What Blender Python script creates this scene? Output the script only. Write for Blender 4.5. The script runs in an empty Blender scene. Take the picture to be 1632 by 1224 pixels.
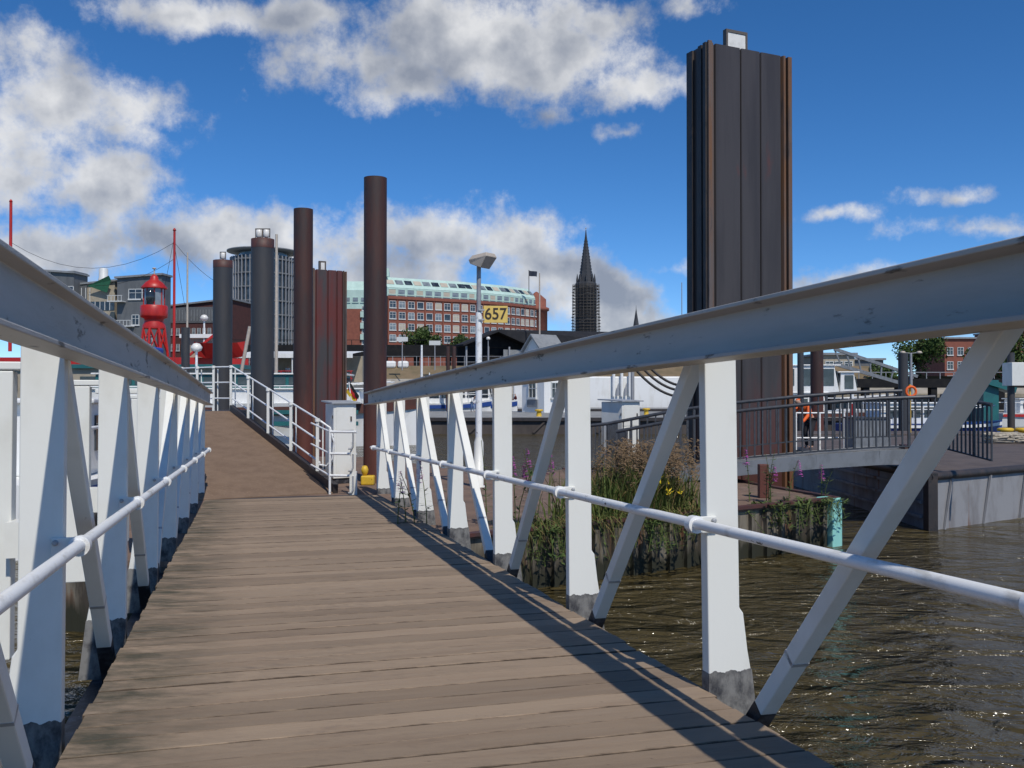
import bpy, bmesh, math, random
from mathutils import Vector, Matrix, Euler
R = math.radians
random.seed(7)
scene = bpy.context.scene
COL = scene.collection

# ---------------------------------------------------------------- camera
CAMZ = 2.75          # eye height above the water
F = 1500.0           # focal length in photo pixels (photo 1632 wide)
HOR = 630.0          # horizon row
cam_d = bpy.data.cameras.new('camera'); cam = bpy.data.objects.new('camera', cam_d); COL.objects.link(cam)
cam_d.sensor_width = 36.0; cam_d.lens = 36.0 * F / 1632.0
cam_d.clip_start = 0.05; cam_d.clip_end = 6000
cam.location = (0, 0, CAMZ)
cam.rotation_euler = (math.pi / 2 + math.atan((HOR - 612) / F), 0, 0)
scene.camera = cam
def P(x, y, Y):
    """photo pixel at real depth Y -> world point"""
    return Vector(((x - 816) / F * Y, Y, CAMZ - (y - HOR) / F * Y))

# ---------------------------------------------------------------- light
SUN_EL = R(52)
sun_dir = Vector((0.245, -0.565, 0.788)).normalized()      # towards the sun: behind the camera, a little right
sd = bpy.data.lights.new('sun', 'SUN'); so = bpy.data.objects.new('sun', sd); COL.objects.link(so)
sd.energy = 3.5; sd.angle = R(0.53); sd.color = (1.0, 0.94, 0.84)
so.rotation_euler = (-sun_dir).to_track_quat('-Z', 'Y').to_euler()

scene.view_settings.view_transform = 'Standard'
scene.view_settings.look = 'None'
scene.view_settings.exposure = 0.0
scene.view_settings.gamma = 1.0
scene.view_settings.use_curve_mapping = False

# ---------------------------------------------------------------- sky with clouds
world = bpy.data.worlds.new('World'); scene.world = world; world.use_nodes = True
def make_sky():
    nt = world.node_tree; N = nt.nodes; L = nt.links; N.clear()
    def node(t, **kw):
        n = N.new(t)
        for k, v in kw.items(): setattr(n, k, v)
        return n
    def inp(n, i, v):
        if hasattr(v, 'is_output') or isinstance(v, bpy.types.NodeSocket): L.new(v, n.inputs[i])
        else: n.inputs[i].default_value = v
    def m(op, a, b=0.0, c=0.0, clamp=False):
        n = node('ShaderNodeMath', operation=op, use_clamp=clamp)
        inp(n, 0, a); inp(n, 1, b); inp(n, 2, c); return n.outputs[0]
    def vm(op, a, b=(0, 0, 0)):
        n = node('ShaderNodeVectorMath', operation=op); inp(n, 0, a); inp(n, 1, b); return n
    def sstep(v, lo, hi):
        n = node('ShaderNodeMapRange', interpolation_type='SMOOTHSTEP'); inp(n, 0, v)
        inp(n, 1, lo); inp(n, 2, hi); inp(n, 3, 0.0); inp(n, 4, 1.0); return n.outputs[0]
    sky = node('ShaderNodeTexSky', sky_type='NISHITA', sun_disc=False)
    sky.sun_elevation = SUN_EL; sky.sun_rotation = math.atan2(sun_dir.x, sun_dir.y)
    sky.air_density = 0.6; sky.dust_density = 0.0; sky.ozone_density = 6.0; sky.altitude = 0
    hs = node('ShaderNodeHueSaturation'); hs.inputs['Saturation'].default_value = 1.19
    L.new(sky.outputs[0], hs.inputs['Color'])
    skybg = node('ShaderNodeBackground'); L.new(hs.outputs[0], skybg.inputs[0]); skybg.inputs[1].default_value = 0.134
    tc = node('ShaderNodeTexCoord'); d = tc.outputs['Generated']
    sp = node('ShaderNodeSeparateXYZ'); L.new(d, sp.inputs[0])
    az = m('ARCTAN2', sp.outputs[0], sp.outputs[1]); el = m('ARCSINE', sp.outputs[2])
    cb = node('ShaderNodeCombineXYZ'); L.new(az, cb.inputs[0]); L.new(el, cb.inputs[1])
    ae = cb.outputs[0]
    # warp makes the outlines billow
    def noise(vec, scale, detail=8, rough=0.55, out=0):
        n = node('ShaderNodeTexNoise'); inp(n, 0, vec)
        n.inputs['Scale'].default_value = scale; n.inputs['Detail'].default_value = detail
        n.inputs['Roughness'].default_value = rough; return n.outputs[out]
    wn = noise(d, 9.0, 4, 0.5, 1)
    wv = vm('SCALE', vm('SUBTRACT', wn, (0.5, 0.5, 0.5)).outputs[0]); wv.inputs['Scale'].default_value = 0.075
    aw = vm('ADD', ae, wv.outputs[0]).outputs[0]
    blobs = [(50, 165, 170, 90, .88), (20, 260, 150, 75, .9), (190, 214, 80, 28, .75), (172, 298, 78, 52, 1.15), (30, 60, 50, 80, .5),
             (60, 385, 190, 60, .95), (290, 385, 200, 55, 1.0), (430, 400, 130, 60, 1.0), (530, 410, 120, 55, .9),
             (300, 12, 200, 38, 1.0), (470, 22, 200, 40, 1.0), (590, 100, 200, 50, .95), (730, 70, 210, 78, 1.2), (640, 140, 110, 46, 1.05),
             (890, 100, 190, 50, 1.05), (1020, 135, 110, 34, .95), (960, 35, 80, 48, .95), (1085, 20, 50, 20, .6),
             (880, 166, 50, 20, .75), (992, 206, 46, 20, .75), (700, 385, 130, 55, 1.0), (800, 400, 130, 60, 1.1), (880, 440, 100, 62, 1.15),
             (700, 335, 34, 14, .55), (640, 450, 180, 70, 1.0), (995, 470, 85, 46, 1.25), (1010, 520, 130, 50, 1.0), (1085, 418, 60, 18, .6), (960, 410, 40, 16, .5),
             (1335, 340, 52, 17, .80), (1515, 304, 52, 16, .80), (1560, 358, 100, 20, .70), (1340, 450, 110, 24, .95), (1300, 382, 30, 12, .45), (1480, 470, 160, 34, .8), (1290, 428, 40, 14, .5)]
    tot = None
    for (x, y, rx, ry, s) in blobs:
        a = math.atan((x - 816) / F); e = math.atan((HOR - y) / F * math.cos(a))
        q = vm('MULTIPLY', vm('SUBTRACT', aw, (a, e, 0)).outputs[0], (F / rx, F / ry, 0))
        ln = node('ShaderNodeVectorMath', operation='LENGTH'); L.new(q.outputs[0], ln.inputs[0])
        v = m('MULTIPLY_ADD', ln.outputs['Value'], -s * .62, s)
        tot = v if tot is None else m('SMOOTH_MAX', tot, v, 0.12)
    # the rest of the sky carries the same broken cumulus
    gen = m('MULTIPLY_ADD', noise(d, 3.2, 3, 0.5), 2.6, -1.30)
    outside = m('MAXIMUM', sstep(m('ABSOLUTE', az), 0.50, 0.62), sstep(el, 0.40, 0.50))
    tot = m('MAXIMUM', tot, m('SUBTRACT', m('MULTIPLY', gen, outside), m('MULTIPLY', m('SUBTRACT', 1.0, outside), 2.0)))
    det = m('SUBTRACT', noise(d, 15.0, 12, 0.64), 0.5)
    dens = m('MULTIPLY_ADD', det, 1.95, m('SUBTRACT', tot, 0.27))
    mask = sstep(dens, -0.03, 0.56)
    mask = m('MULTIPLY', mask, sstep(el, -0.02, 0.02))
    # thickness shading: thin rims bright, dense bellies grey, relief from an offset sample towards the sun
    up = vm('ADD', d, (0.012, -0.006, 0.022)).outputs[0]
    rel = m('SUBTRACT', noise(d, 9.0, 5, 0.5), noise(up, 9.0, 5, 0.5))
    big = noise(d, 7.0, 3, 0.5)
    br = m('ADD', m('MULTIPLY_ADD', rel, 2.9, 0.70), m('MULTIPLY', m('SUBTRACT', big, 0.5), 1.5))
    br = m('SUBTRACT', br, m('MULTIPLY', sstep(dens, 0.30, 1.05), 0.34), clamp=True)
    ramp = node('ShaderNodeValToRGB'); L.new(br, ramp.inputs[0])
    cr = ramp.color_ramp; cr.elements[0].position = 0.05; cr.elements[0].color = (.30, .335, .41, 1)
    cr.elements[1].position = 0.95; cr.elements[1].color = (.84, .845, .855, 1)
    e2 = cr.elements.new(.45); e2.color = (.50, .525, .575, 1)
    cbg = node('ShaderNodeBackground'); L.new(ramp.outputs[0], cbg.inputs[0]); cbg.inputs[1].default_value = 0.93
    mx = node('ShaderNodeMixShader'); L.new(m('MULTIPLY', mask, 0.94), mx.inputs[0])
    L.new(skybg.outputs[0], mx.inputs[1]); L.new(cbg.outputs[0], mx.inputs[2])
    o = node('ShaderNodeOutputWorld'); L.new(mx.outputs[0], o.inputs[0])
make_sky()

# ---------------------------------------------------------------- materials
MATS = {}
def M(name, c, c2=None, scale=4.0, stretch=(1, 1, 1), lo=.45, hi=.65, c3=None, scale3=9.0, lo3=.62, hi3=.7, stretch3=None, rough=.6, metal=0.0,
      bump=0.0, bscale=30.0, bstretch=None, rand=0.0, spec=.5, coord='Object', trans=0.0, emit=None):
    m = bpy.data.materials.new(name); m.use_nodes = True; nt = m.node_tree; N = nt.nodes; L = nt.links
    b = N['Principled BSDF']; b.inputs['Roughness'].default_value = rough; b.inputs['Metallic'].default_value = metal
    b.inputs['Specular IOR Level'].default_value = spec
    if trans: b.inputs['Transmission Weight'].default_value = trans
    tc = N.new('ShaderNodeTexCoord')
    def nz(sc, st, detail=7):
        mp = N.new('ShaderNodeMapping'); mp.inputs['Scale'].default_value = st; L.new(tc.outputs[coord], mp.inputs[0])
        if rand:
            oi = N.new('ShaderNodeObjectInfo'); cm = N.new('ShaderNodeCombineXYZ'); k = N.new('ShaderNodeMath'); k.operation = 'MULTIPLY'; k.inputs[1].default_value = 40
            L.new(oi.outputs['Random'], k.inputs[0])
            for i in range(3): L.new(k.outputs[0], cm.inputs[i])
            L.new(cm.outputs[0], mp.inputs['Location'])
        n = N.new('ShaderNodeTexNoise'); n.inputs['Scale'].default_value = sc; n.inputs['Detail'].default_value = detail; n.inputs['Roughness'].default_value = .62
        L.new(mp.outputs[0], n.inputs[0]); return n.outputs[0]
    def ramp(v, lo_, hi_):
        r = N.new('ShaderNodeMapRange'); r.inputs[1].default_value = lo_; r.inputs[2].default_value = hi_; L.new(v, r.inputs[0]); return r.outputs[0]
    def mix(f, a, bcol):
        mx = N.new('ShaderNodeMix'); mx.data_type = 'RGBA'; L.new(f, mx.inputs[0])
        for s, v in ((6, a), (7, bcol)):
            if isinstance(v, tuple): mx.inputs[s].default_value = (*v, 1)
            else: L.new(v, mx.inputs[s])
        return mx.outputs[2]
    col = c
    if c2 is not None: col = mix(ramp(nz(scale, stretch), lo, hi), col, c2)
    if c3 is not None: col = mix(ramp(nz(scale3, stretch3 or stretch), lo3, hi3), col, c3)
    if rand:
        oi = N.new('ShaderNodeObjectInfo'); r = N.new('ShaderNodeMapRange'); r.inputs[3].default_value = 1 - rand; r.inputs[4].default_value = 1 + rand
        L.new(oi.outputs['Random'], r.inputs[0]); hv = N.new('ShaderNodeHueSaturation'); L.new(r.outputs[0], hv.inputs['Value'])
        if isinstance(col, tuple): hv.inputs['Color'].default_value = (*col, 1)
        else: L.new(col, hv.inputs['Color'])
        col = hv.outputs[0]
    if isinstance(col, tuple): b.inputs['Base Color'].default_value = (*col, 1)
    else: L.new(col, b.inputs['Base Color'])
    if bump:
        bp = N.new('ShaderNodeBump'); bp.inputs['Strength'].default_value = bump; bp.inputs['Distance'].default_value = .02
        L.new(nz(bscale, bstretch or stretch, 5), bp.inputs['Height']); L.new(bp.outputs[0], b.inputs['Normal'])
    MATS[name] = m
    return m
M('white_paint', (.745, .745, .70), (.63, .62, .56), 2.2, (1, 1, .6), .5, .75, (.17, .12, .085), 13.0, .70, .725, rough=.42, bump=.03, bscale=40)
M('shaded_chord_paint', (.475, .44, .395), (.36, .33, .28), 1.6, (1, .25, 1.6), .46, .70, (.09, .075, .058), 5.0, .60, .66, (1, .5, 2.2), rough=.5, bump=.12, bscale=40)  # white chord paint darkened so the beam's shade is partly in the colour
M('rail_paint', (.78, .79, .79), (.5, .49, .46), 9, (1, .5, 1), .55, .7, (.05, .045, .04), 14, .66, .69, (1, .6, 1), rough=.4)
M('black_paint', (.018, .019, .024), (.10, .10, .11), 9, (1, 1, 1), .5, .68, (.3, .29, .27), 16, .68, .72, rough=.55, bump=.2)
M('plank', (.285, .214, .150), (.24, .172, .118), 2.4, (.5, 4, 4), .45, .8, (.31, .245, .185), 1.8, .6, .9, (.5, 3, 3), rough=.78, bump=.22, bscale=6, bstretch=(.8, 8, 8), rand=.17, spec=.25)
M('foot_paint', (.035, .035, .04), (.20, .195, .185), 7, (1, 1, .7), .40, .56, (.02, .02, .024), 3.0, .56, .66, rough=.7, bump=.2)
M('dark_gap', (.012, .011, .010), rough=.9)
M('galv', (.42, .43, .44), (.34, .34, .34), 8, rough=.45, metal=.2)
M('ramp_skin', (.21, .145, .10), (.16, .108, .074), 3, lo=.4, hi=.7, c3=(.28, .19, .13), scale3=22, lo3=.55, hi3=.75, rough=.85, bump=.3, bscale=120, spec=.2)
M('dark_steel', (.035, .030, .030), (.075, .052, .042), 4, (1, 1, .6), .5, .7, (.02, .02, .022), 8, .55, .62, rough=.55, bump=.12)
M('pontoon_top', (.20, .135, .10), (.14, .10, .08), 1.3, lo=.4, hi=.65, c3=(.26, .19, .15), scale3=4, lo3=.55, hi3=.7, rough=.85, bump=.25, bscale=25, spec=.2)
M('pontoon_side', (.20, .175, .135), (.05, .04, .03), 3.2, (1, 1, .18), .38, .54, (.13, .055, .025), 3.0, .52, .62, (1, 1, .2), rough=.85, bump=.5, bscale=9)
M('barge_side', (.27, .27, .28), (.17, .16, .16), 1.6, (1, 1, .4), .45, .65, (.16, .07, .03), 1.8, .58, .66, (1, 1, .14), rough=.65, bump=.2, bscale=12)
M('barge_top', (.115, .09, .078), (.075, .058, .05), 2, lo=.4, hi=.65, rough=.8, bump=.2)
M('turquoise', (.28, .62, .56), (.2, .4, .36), 6, (1, 1, .5), .55, .7, rough=.5)
M('pile_rust', (.042, .019, .016), (.075, .025, .017), 1.6, (1, 1, .16), .42, .62, (.03, .024, .024), 2.3, .5, .68, (1, 1, .25), rough=.62, bump=.25, bscale=22)
M('pile_grey', (.040, .041, .046), (.055, .050, .050), 2.0, (1, 1, .25), .45, .65, rough=.55, bump=.15, bscale=18)
M('pile_cap_red', (.085, .030, .024), (.05, .03, .028), 5, rough=.6)
M('sheet_steel', (.062, .052, .049), (.044, .036, .034), 2.2, (1, 1, .08), .42, .62, (.12, .04, .028), 1.1, .64, .74, (1, 1, .25), rough=.42, metal=.1, bump=.12, bscale=14, bstretch=(1, 1, .3))
M('sheet_rust', (.11, .09, .085), (.15, .07, .032), 1.9, (1, 1, .12), .42, .58, (.06, .045, .042), 3, .54, .64, (1, 1, .18), rough=.68, bump=.25, bscale=16)
M('sheet_red', (.115, .022, .019), (.05, .045, .048), 1.5, (1, 1, .16), .40, .56, (.04, .036, .04), 2.6, .56, .66, (1, 1, .1), rough=.62, bump=.15)
M('water', (.06, .045, .02), rough=.1)
M('concrete', (.36, .33, .28), (.27, .25, .21), .8, lo=.4, hi=.65, rough=.9, bump=.2, bscale=6)
M('concrete_grey', (.30, .30, .29), (.20, .20, .19), 1.2, (1, 1, .4), .42, .62, (.12, .10, .08), 2, .6, .68, (1, 1, .2), rough=.9)
M('soil', (.20, .145, .085), (.14, .11, .06), .5, lo=.4, hi=.65, rough=.95)
M('ground', (.16, .14, .11), (.11, .12, .07), .05, rough=.95)
M('brick', (.255, .085, .056), (.205, .068, .046), 1.2, lo=.4, hi=.65, rough=.85, bump=.15, bscale=12)  # brick made paler, with distance haze mixed into its colour
M('dark_brick', (.085, .028, .024), (.06, .022, .02), 1.0, rough=.85)
M('mint', (.47, .63, .57), (.40, .55, .50), .6, (1, 1, .3), .42, .62, rough=.6)
M('window_white', (.60, .61, .60), rough=.5)
M('glass_dark', (.022, .028, .035), (.06, .075, .09), .7, rough=.08, spec=.7)
M('glass_pale', (.22, .25, .27), (.10, .12, .14), .5, rough=.12, spec=.7)
M('blind', (.47, .42, .34), (.40, .35, .29), .4, rough=.8)
M('grey_clad', (.125, .132, .138), (.095, .10, .106), .7, (1, 1, .4), rough=.55)
M('beige_clad', (.38, .33, .25), (.3, .26, .2), 1.2, rough=.7)
M('roof_dark', (.020, .021, .025), (.028, .028, .031), 1.0, rough=.8, spec=.2)
M('dock_side', (.085, .07, .062), (.055, .046, .042), 1.2, (1, 1, .4), .42, .62, (.12, .06, .04), 2, .6, .68, (1, 1, .2), rough=.85)
M('roof_grey', (.24, .25, .26), (.18, .19, .2), 1.4, rough=.55)
M('viaduct', (.012, .012, .014), (.022, .021, .02), 1.0, rough=.8, spec=.2)
M('ship_red', (.48, .022, .016), (.36, .016, .014), 1.6, (1, 1, .3), .45, .65, (.2, .02, .015), 3, .62, .7, rough=.42)
M('ship_white', (.78, .78, .76), (.68, .67, .63), 1.5, (1, 1, .3), .5, .7, rough=.45)
M('ship_teal', (.02, .14, .14), (.02, .11, .12), 1.2, rough=.45)
M('ship_brown', (.105, .035, .022), (.07, .03, .022), 1.2, rough=.6)
M('ship_blue', (.02, .06, .25), rough=.45)
M('tarp_blue', (.015, .09, .42), (.012, .07, .34), 3, rough=.55, bump=.4, bscale=3)
M('tarp_green', (.02, .12, .06), (.016, .09, .05), 3, rough=.6)
M('yellow', (.66, .42, .03), (.5, .32, .03), 8, lo=.5, hi=.7, c3=(.10, .06, .03), scale3=12, lo3=.62, hi3=.68, rough=.5)
M('sign_yellow', (.74, .52, .13), (.66, .46, .12), 6, rough=.5)
M('sign_ink', (.035, .022, .014), rough=.6)
M('lamp_beige', (.50, .43, .36), (.42, .37, .31), 5, rough=.5)
M('lamp_grey', (.30, .31, .33), (.25, .25, .27), 7, rough=.5)
M('fence_grey', (.065, .070, .080), (.045, .048, .055), 8, lo=.45, hi=.65, rough=.45, metal=.2)
M('bridge_grey', (.20, .215, .235), (.14, .15, .16), 4, (1, 1, .6), rough=.5)
M('lantern_glass', (.76, .74, .70), (.64, .62, .58), 5, rough=.3)
M('frame_brown', (.10, .085, .075), rough=.6)
M('reed', (.075, .115, .028), (.12, .135, .04), 3, lo=.4, hi=.6, rough=.7, spec=.2)
M('reed_dry', (.21, .155, .07), (.15, .11, .05), 5, rough=.85, spec=.1)
M('plume', (.17, .115, .07), (.12, .085, .05), 7, rough=.95, spec=.1)
M('leaf', (.065, .105, .028), (.10, .14, .04), 2.5, lo=.4, hi=.6, rough=.65, spec=.25)
M('leaf_far', (.040, .072, .018), (.07, .105, .028), .5, lo=.4, hi=.6, rough=.7, spec=.2)
M('bark', (.07, .05, .035), (.05, .04, .03), 4, rough=.9)
M('pink_flower', (.52, .10, .42), (.40, .06, .33), 12, rough=.7)
M('yellow_flower', (.75, .55, .02), rough=.7)
M('rubber', (.012, .012, .014), rough=.55)
M('rope', (.45, .40, .32), (.3, .26, .2), 12, rough=.95, bump=.5, bscale=40)
M('scaffold', (.105, .090, .075), (.075, .062, .055), .3, rough=.7)
M('spire_stone', (.024, .027, .034), (.04, .042, .05), .2, rough=.7)
M('skin', (.45, .27, .19), rough=.6)
M('hair', (.02, .014, .01), rough=.7)
M('cloth_dark', (.018, .017, .022), rough=.85)
M('cloth_maroon', (.12, .02, .02), rough=.85)
M('cloth_blue', (.22, .30, .42), rough=.85)
M('cloth_white', (.65, .65, .65), rough=.85)
M('hi_vis', (.80, .13, .02), rough=.7)
M('flag_dark', (.02, .028, .05), rough=.8)
M('flag_black', (.012, .012, .012), rough=.8)
M('flag_gold', (.72, .48, .03), rough=.8)
M('flag_red', (.5, .02, .02), rough=.8)

def plank_grime():
    m = MATS['plank']; nt = m.node_tree; N = nt.nodes; L = nt.links; b = N['Principled BSDF']
    src = b.inputs['Base Color'].links[0].from_socket
    geo = N.new('ShaderNodeNewGeometry'); tc = N.new('ShaderNodeTexCoord'); sp = N.new('ShaderNodeSeparateXYZ'); L.new(tc.outputs['Object'], sp.inputs[0])
    def nz(vec, sc, det=6, st=None):
        if st:
            mp = N.new('ShaderNodeMapping'); mp.inputs['Scale'].default_value = st; L.new(vec, mp.inputs[0]); vec = mp.outputs[0]
        n = N.new('ShaderNodeTexNoise'); n.inputs['Scale'].default_value = sc; n.inputs['Detail'].default_value = det; n.inputs['Roughness'].default_value = .68; L.new(vec, n.inputs[0]); return n.outputs[0]
    def rng(v, a, c, d=0., e=1.):
        r = N.new('ShaderNodeMapRange'); r.inputs[1].default_value = a; r.inputs[2].default_value = c; r.inputs[3].default_value = d; r.inputs[4].default_value = e; L.new(v, r.inputs[0]); return r.outputs[0]
    def mul(a, c):
        k = N.new('ShaderNodeMath'); k.operation = 'MULTIPLY'; L.new(a, k.inputs[0]); L.new(c, k.inputs[1]); return k.outputs[0]
    def mix(f, a, col):
        mx = N.new('ShaderNodeMix'); mx.data_type = 'RGBA'; L.new(f, mx.inputs[0]); L.new(a, mx.inputs[6]); mx.inputs[7].default_value = (*col, 1); return mx.outputs[2]
    pos = geo.outputs['Position']
    # algae grime along the left edge, scuffs and dark specks everywhere (anchored in the place, not the view)
    left = mul(rng(sp.outputs[0], -.05, -.62), rng(nz(pos, 2.2, 7, (1, 2.5, 1)), .36, .62))
    col = mix(left, src, (.075, .068, .046))
    col = mix(mul(rng(nz(pos, 1.1, 5), .45, .75), rng(nz(pos, 9, 6, (1, 3, 1)), .45, .7)), col, (.155, .118, .088))
    col = mix(rng(nz(pos, 26, 4, (.6, 1.6, 1)), .68, .74), col, (.10, .07, .05))
    col = mix(rng(nz(pos, 17, 5, (.4, 1.8, 1)), .69, .78), col, (.36, .31, .26))
    # dirt packed into the joints, wider in some places than others
    ab = N.new('ShaderNodeMath'); ab.operation = 'ABSOLUTE'; L.new(sp.outputs[1], ab.inputs[0])
    wob = N.new('ShaderNodeMath'); wob.operation = 'MULTIPLY_ADD'; L.new(nz(pos, 3.0, 6, (1, 6, 1)), wob.inputs[0]); wob.inputs[1].default_value = .034; L.new(ab.outputs[0], wob.inputs[2])
    col = mix(rng(wob.outputs[0], .1085, .1175), col, (.075, .054, .038))
    L.new(col, b.inputs['Base Color'])
plank_grime()

def lower_rust(name, z0, z1, colr, sc=1.4):
    m = MATS[name]; nt = m.node_tree; N = nt.nodes; L = nt.links; b = N['Principled BSDF']; src = b.inputs['Base Color'].links[0].from_socket
    tc = N.new('ShaderNodeTexCoord'); sp = N.new('ShaderNodeSeparateXYZ'); L.new(tc.outputs['Object'], sp.inputs[0])
    mp = N.new('ShaderNodeMapping'); mp.inputs['Scale'].default_value = (1, 1, .22); L.new(tc.outputs['Object'], mp.inputs[0])
    n = N.new('ShaderNodeTexNoise'); n.inputs['Scale'].default_value = sc; n.inputs['Detail'].default_value = 8; n.inputs['Roughness'].default_value = .65; L.new(mp.outputs[0], n.inputs[0])
    g = N.new('ShaderNodeMapRange'); g.inputs[1].default_value = z0; g.inputs[2].default_value = z1; g.inputs[3].default_value = .42; g.inputs[4].default_value = -.25; L.new(sp.outputs[2], g.inputs[0])
    a = N.new('ShaderNodeMath'); a.operation = 'ADD'; L.new(n.outputs[0], a.inputs[0]); L.new(g.outputs[0], a.inputs[1])
    r = N.new('ShaderNodeMapRange'); r.inputs[1].default_value = .55; r.inputs[2].default_value = .78; L.new(a.outputs[0], r.inputs[0])
    mx = N.new('ShaderNodeMix'); mx.data_type = 'RGBA'; L.new(r.outputs[0], mx.inputs[0]); L.new(src, mx.inputs[6]); mx.inputs[7].default_value = (*colr, 1); L.new(mx.outputs[2], b.inputs['Base Color'])
lower_rust('sheet_steel', 1.0, 8.0, (.095, .040, .033))
lower_rust('sheet_rust', 1.0, 9.5, (.15, .068, .032))
lower_rust('pile_rust', 1.0, 9.5, (.115, .034, .022))
lower_rust('pontoon_side', .05, .7, (.022, .022, .011), 3.0)
lower_rust('pile_grey', .5, 4.0, (.06, .045, .04))

def water_material():
    m = MATS['water']; nt = m.node_tree; N = nt.nodes; L = nt.links; b = N['Principled BSDF']
    b.inputs['Roughness'].default_value = .11; b.inputs['IOR'].default_value = 1.33
    tc = N.new('ShaderNodeTexCoord')
    def nz(sc, st, det, rough=.55, dist=0.0):
        mp = N.new('ShaderNodeMapping'); mp.inputs['Scale'].default_value = st; mp.inputs['Rotation'].default_value = (0, 0, R(-18)); L.new(tc.outputs['Object'], mp.inputs[0])
        n = N.new('ShaderNodeTexNoise'); n.inputs['Scale'].default_value = sc; n.inputs['Detail'].default_value = det; n.inputs['Roughness'].default_value = rough; n.inputs['Distortion'].default_value = dist
        L.new(mp.outputs[0], n.inputs[0]); return n.outputs[0]
    a = nz(.95, (.7, 1.3, 1), 3, .5, .8); c = nz(3.4, (.75, 1.3, 1), 4, .6, .5)
    ad = N.new('ShaderNodeMath'); ad.operation = 'MULTIPLY_ADD'; L.new(c, ad.inputs[0]); ad.inputs[1].default_value = .27; L.new(a, ad.inputs[2])
    bp = N.new('ShaderNodeBump'); bp.inputs['Strength'].default_value = 1.0; bp.inputs['Distance'].default_value = .75
    L.new(ad.outputs[0], bp.inputs['Height']); L.new(bp.outputs[0], b.inputs['Normal'])
    # silty water: brown drifting patches
    mx = N.new('ShaderNodeMix'); mx.data_type = 'RGBA'; L.new(nz(.35, (.7, 1.3, 1), 5), mx.inputs[0])
    mx.inputs[6].default_value = (.050, .039, .015, 1); mx.inputs[7].default_value = (.080, .062, .026, 1); L.new(mx.outputs[2], b.inputs['Base Color'])
water_material()

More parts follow.
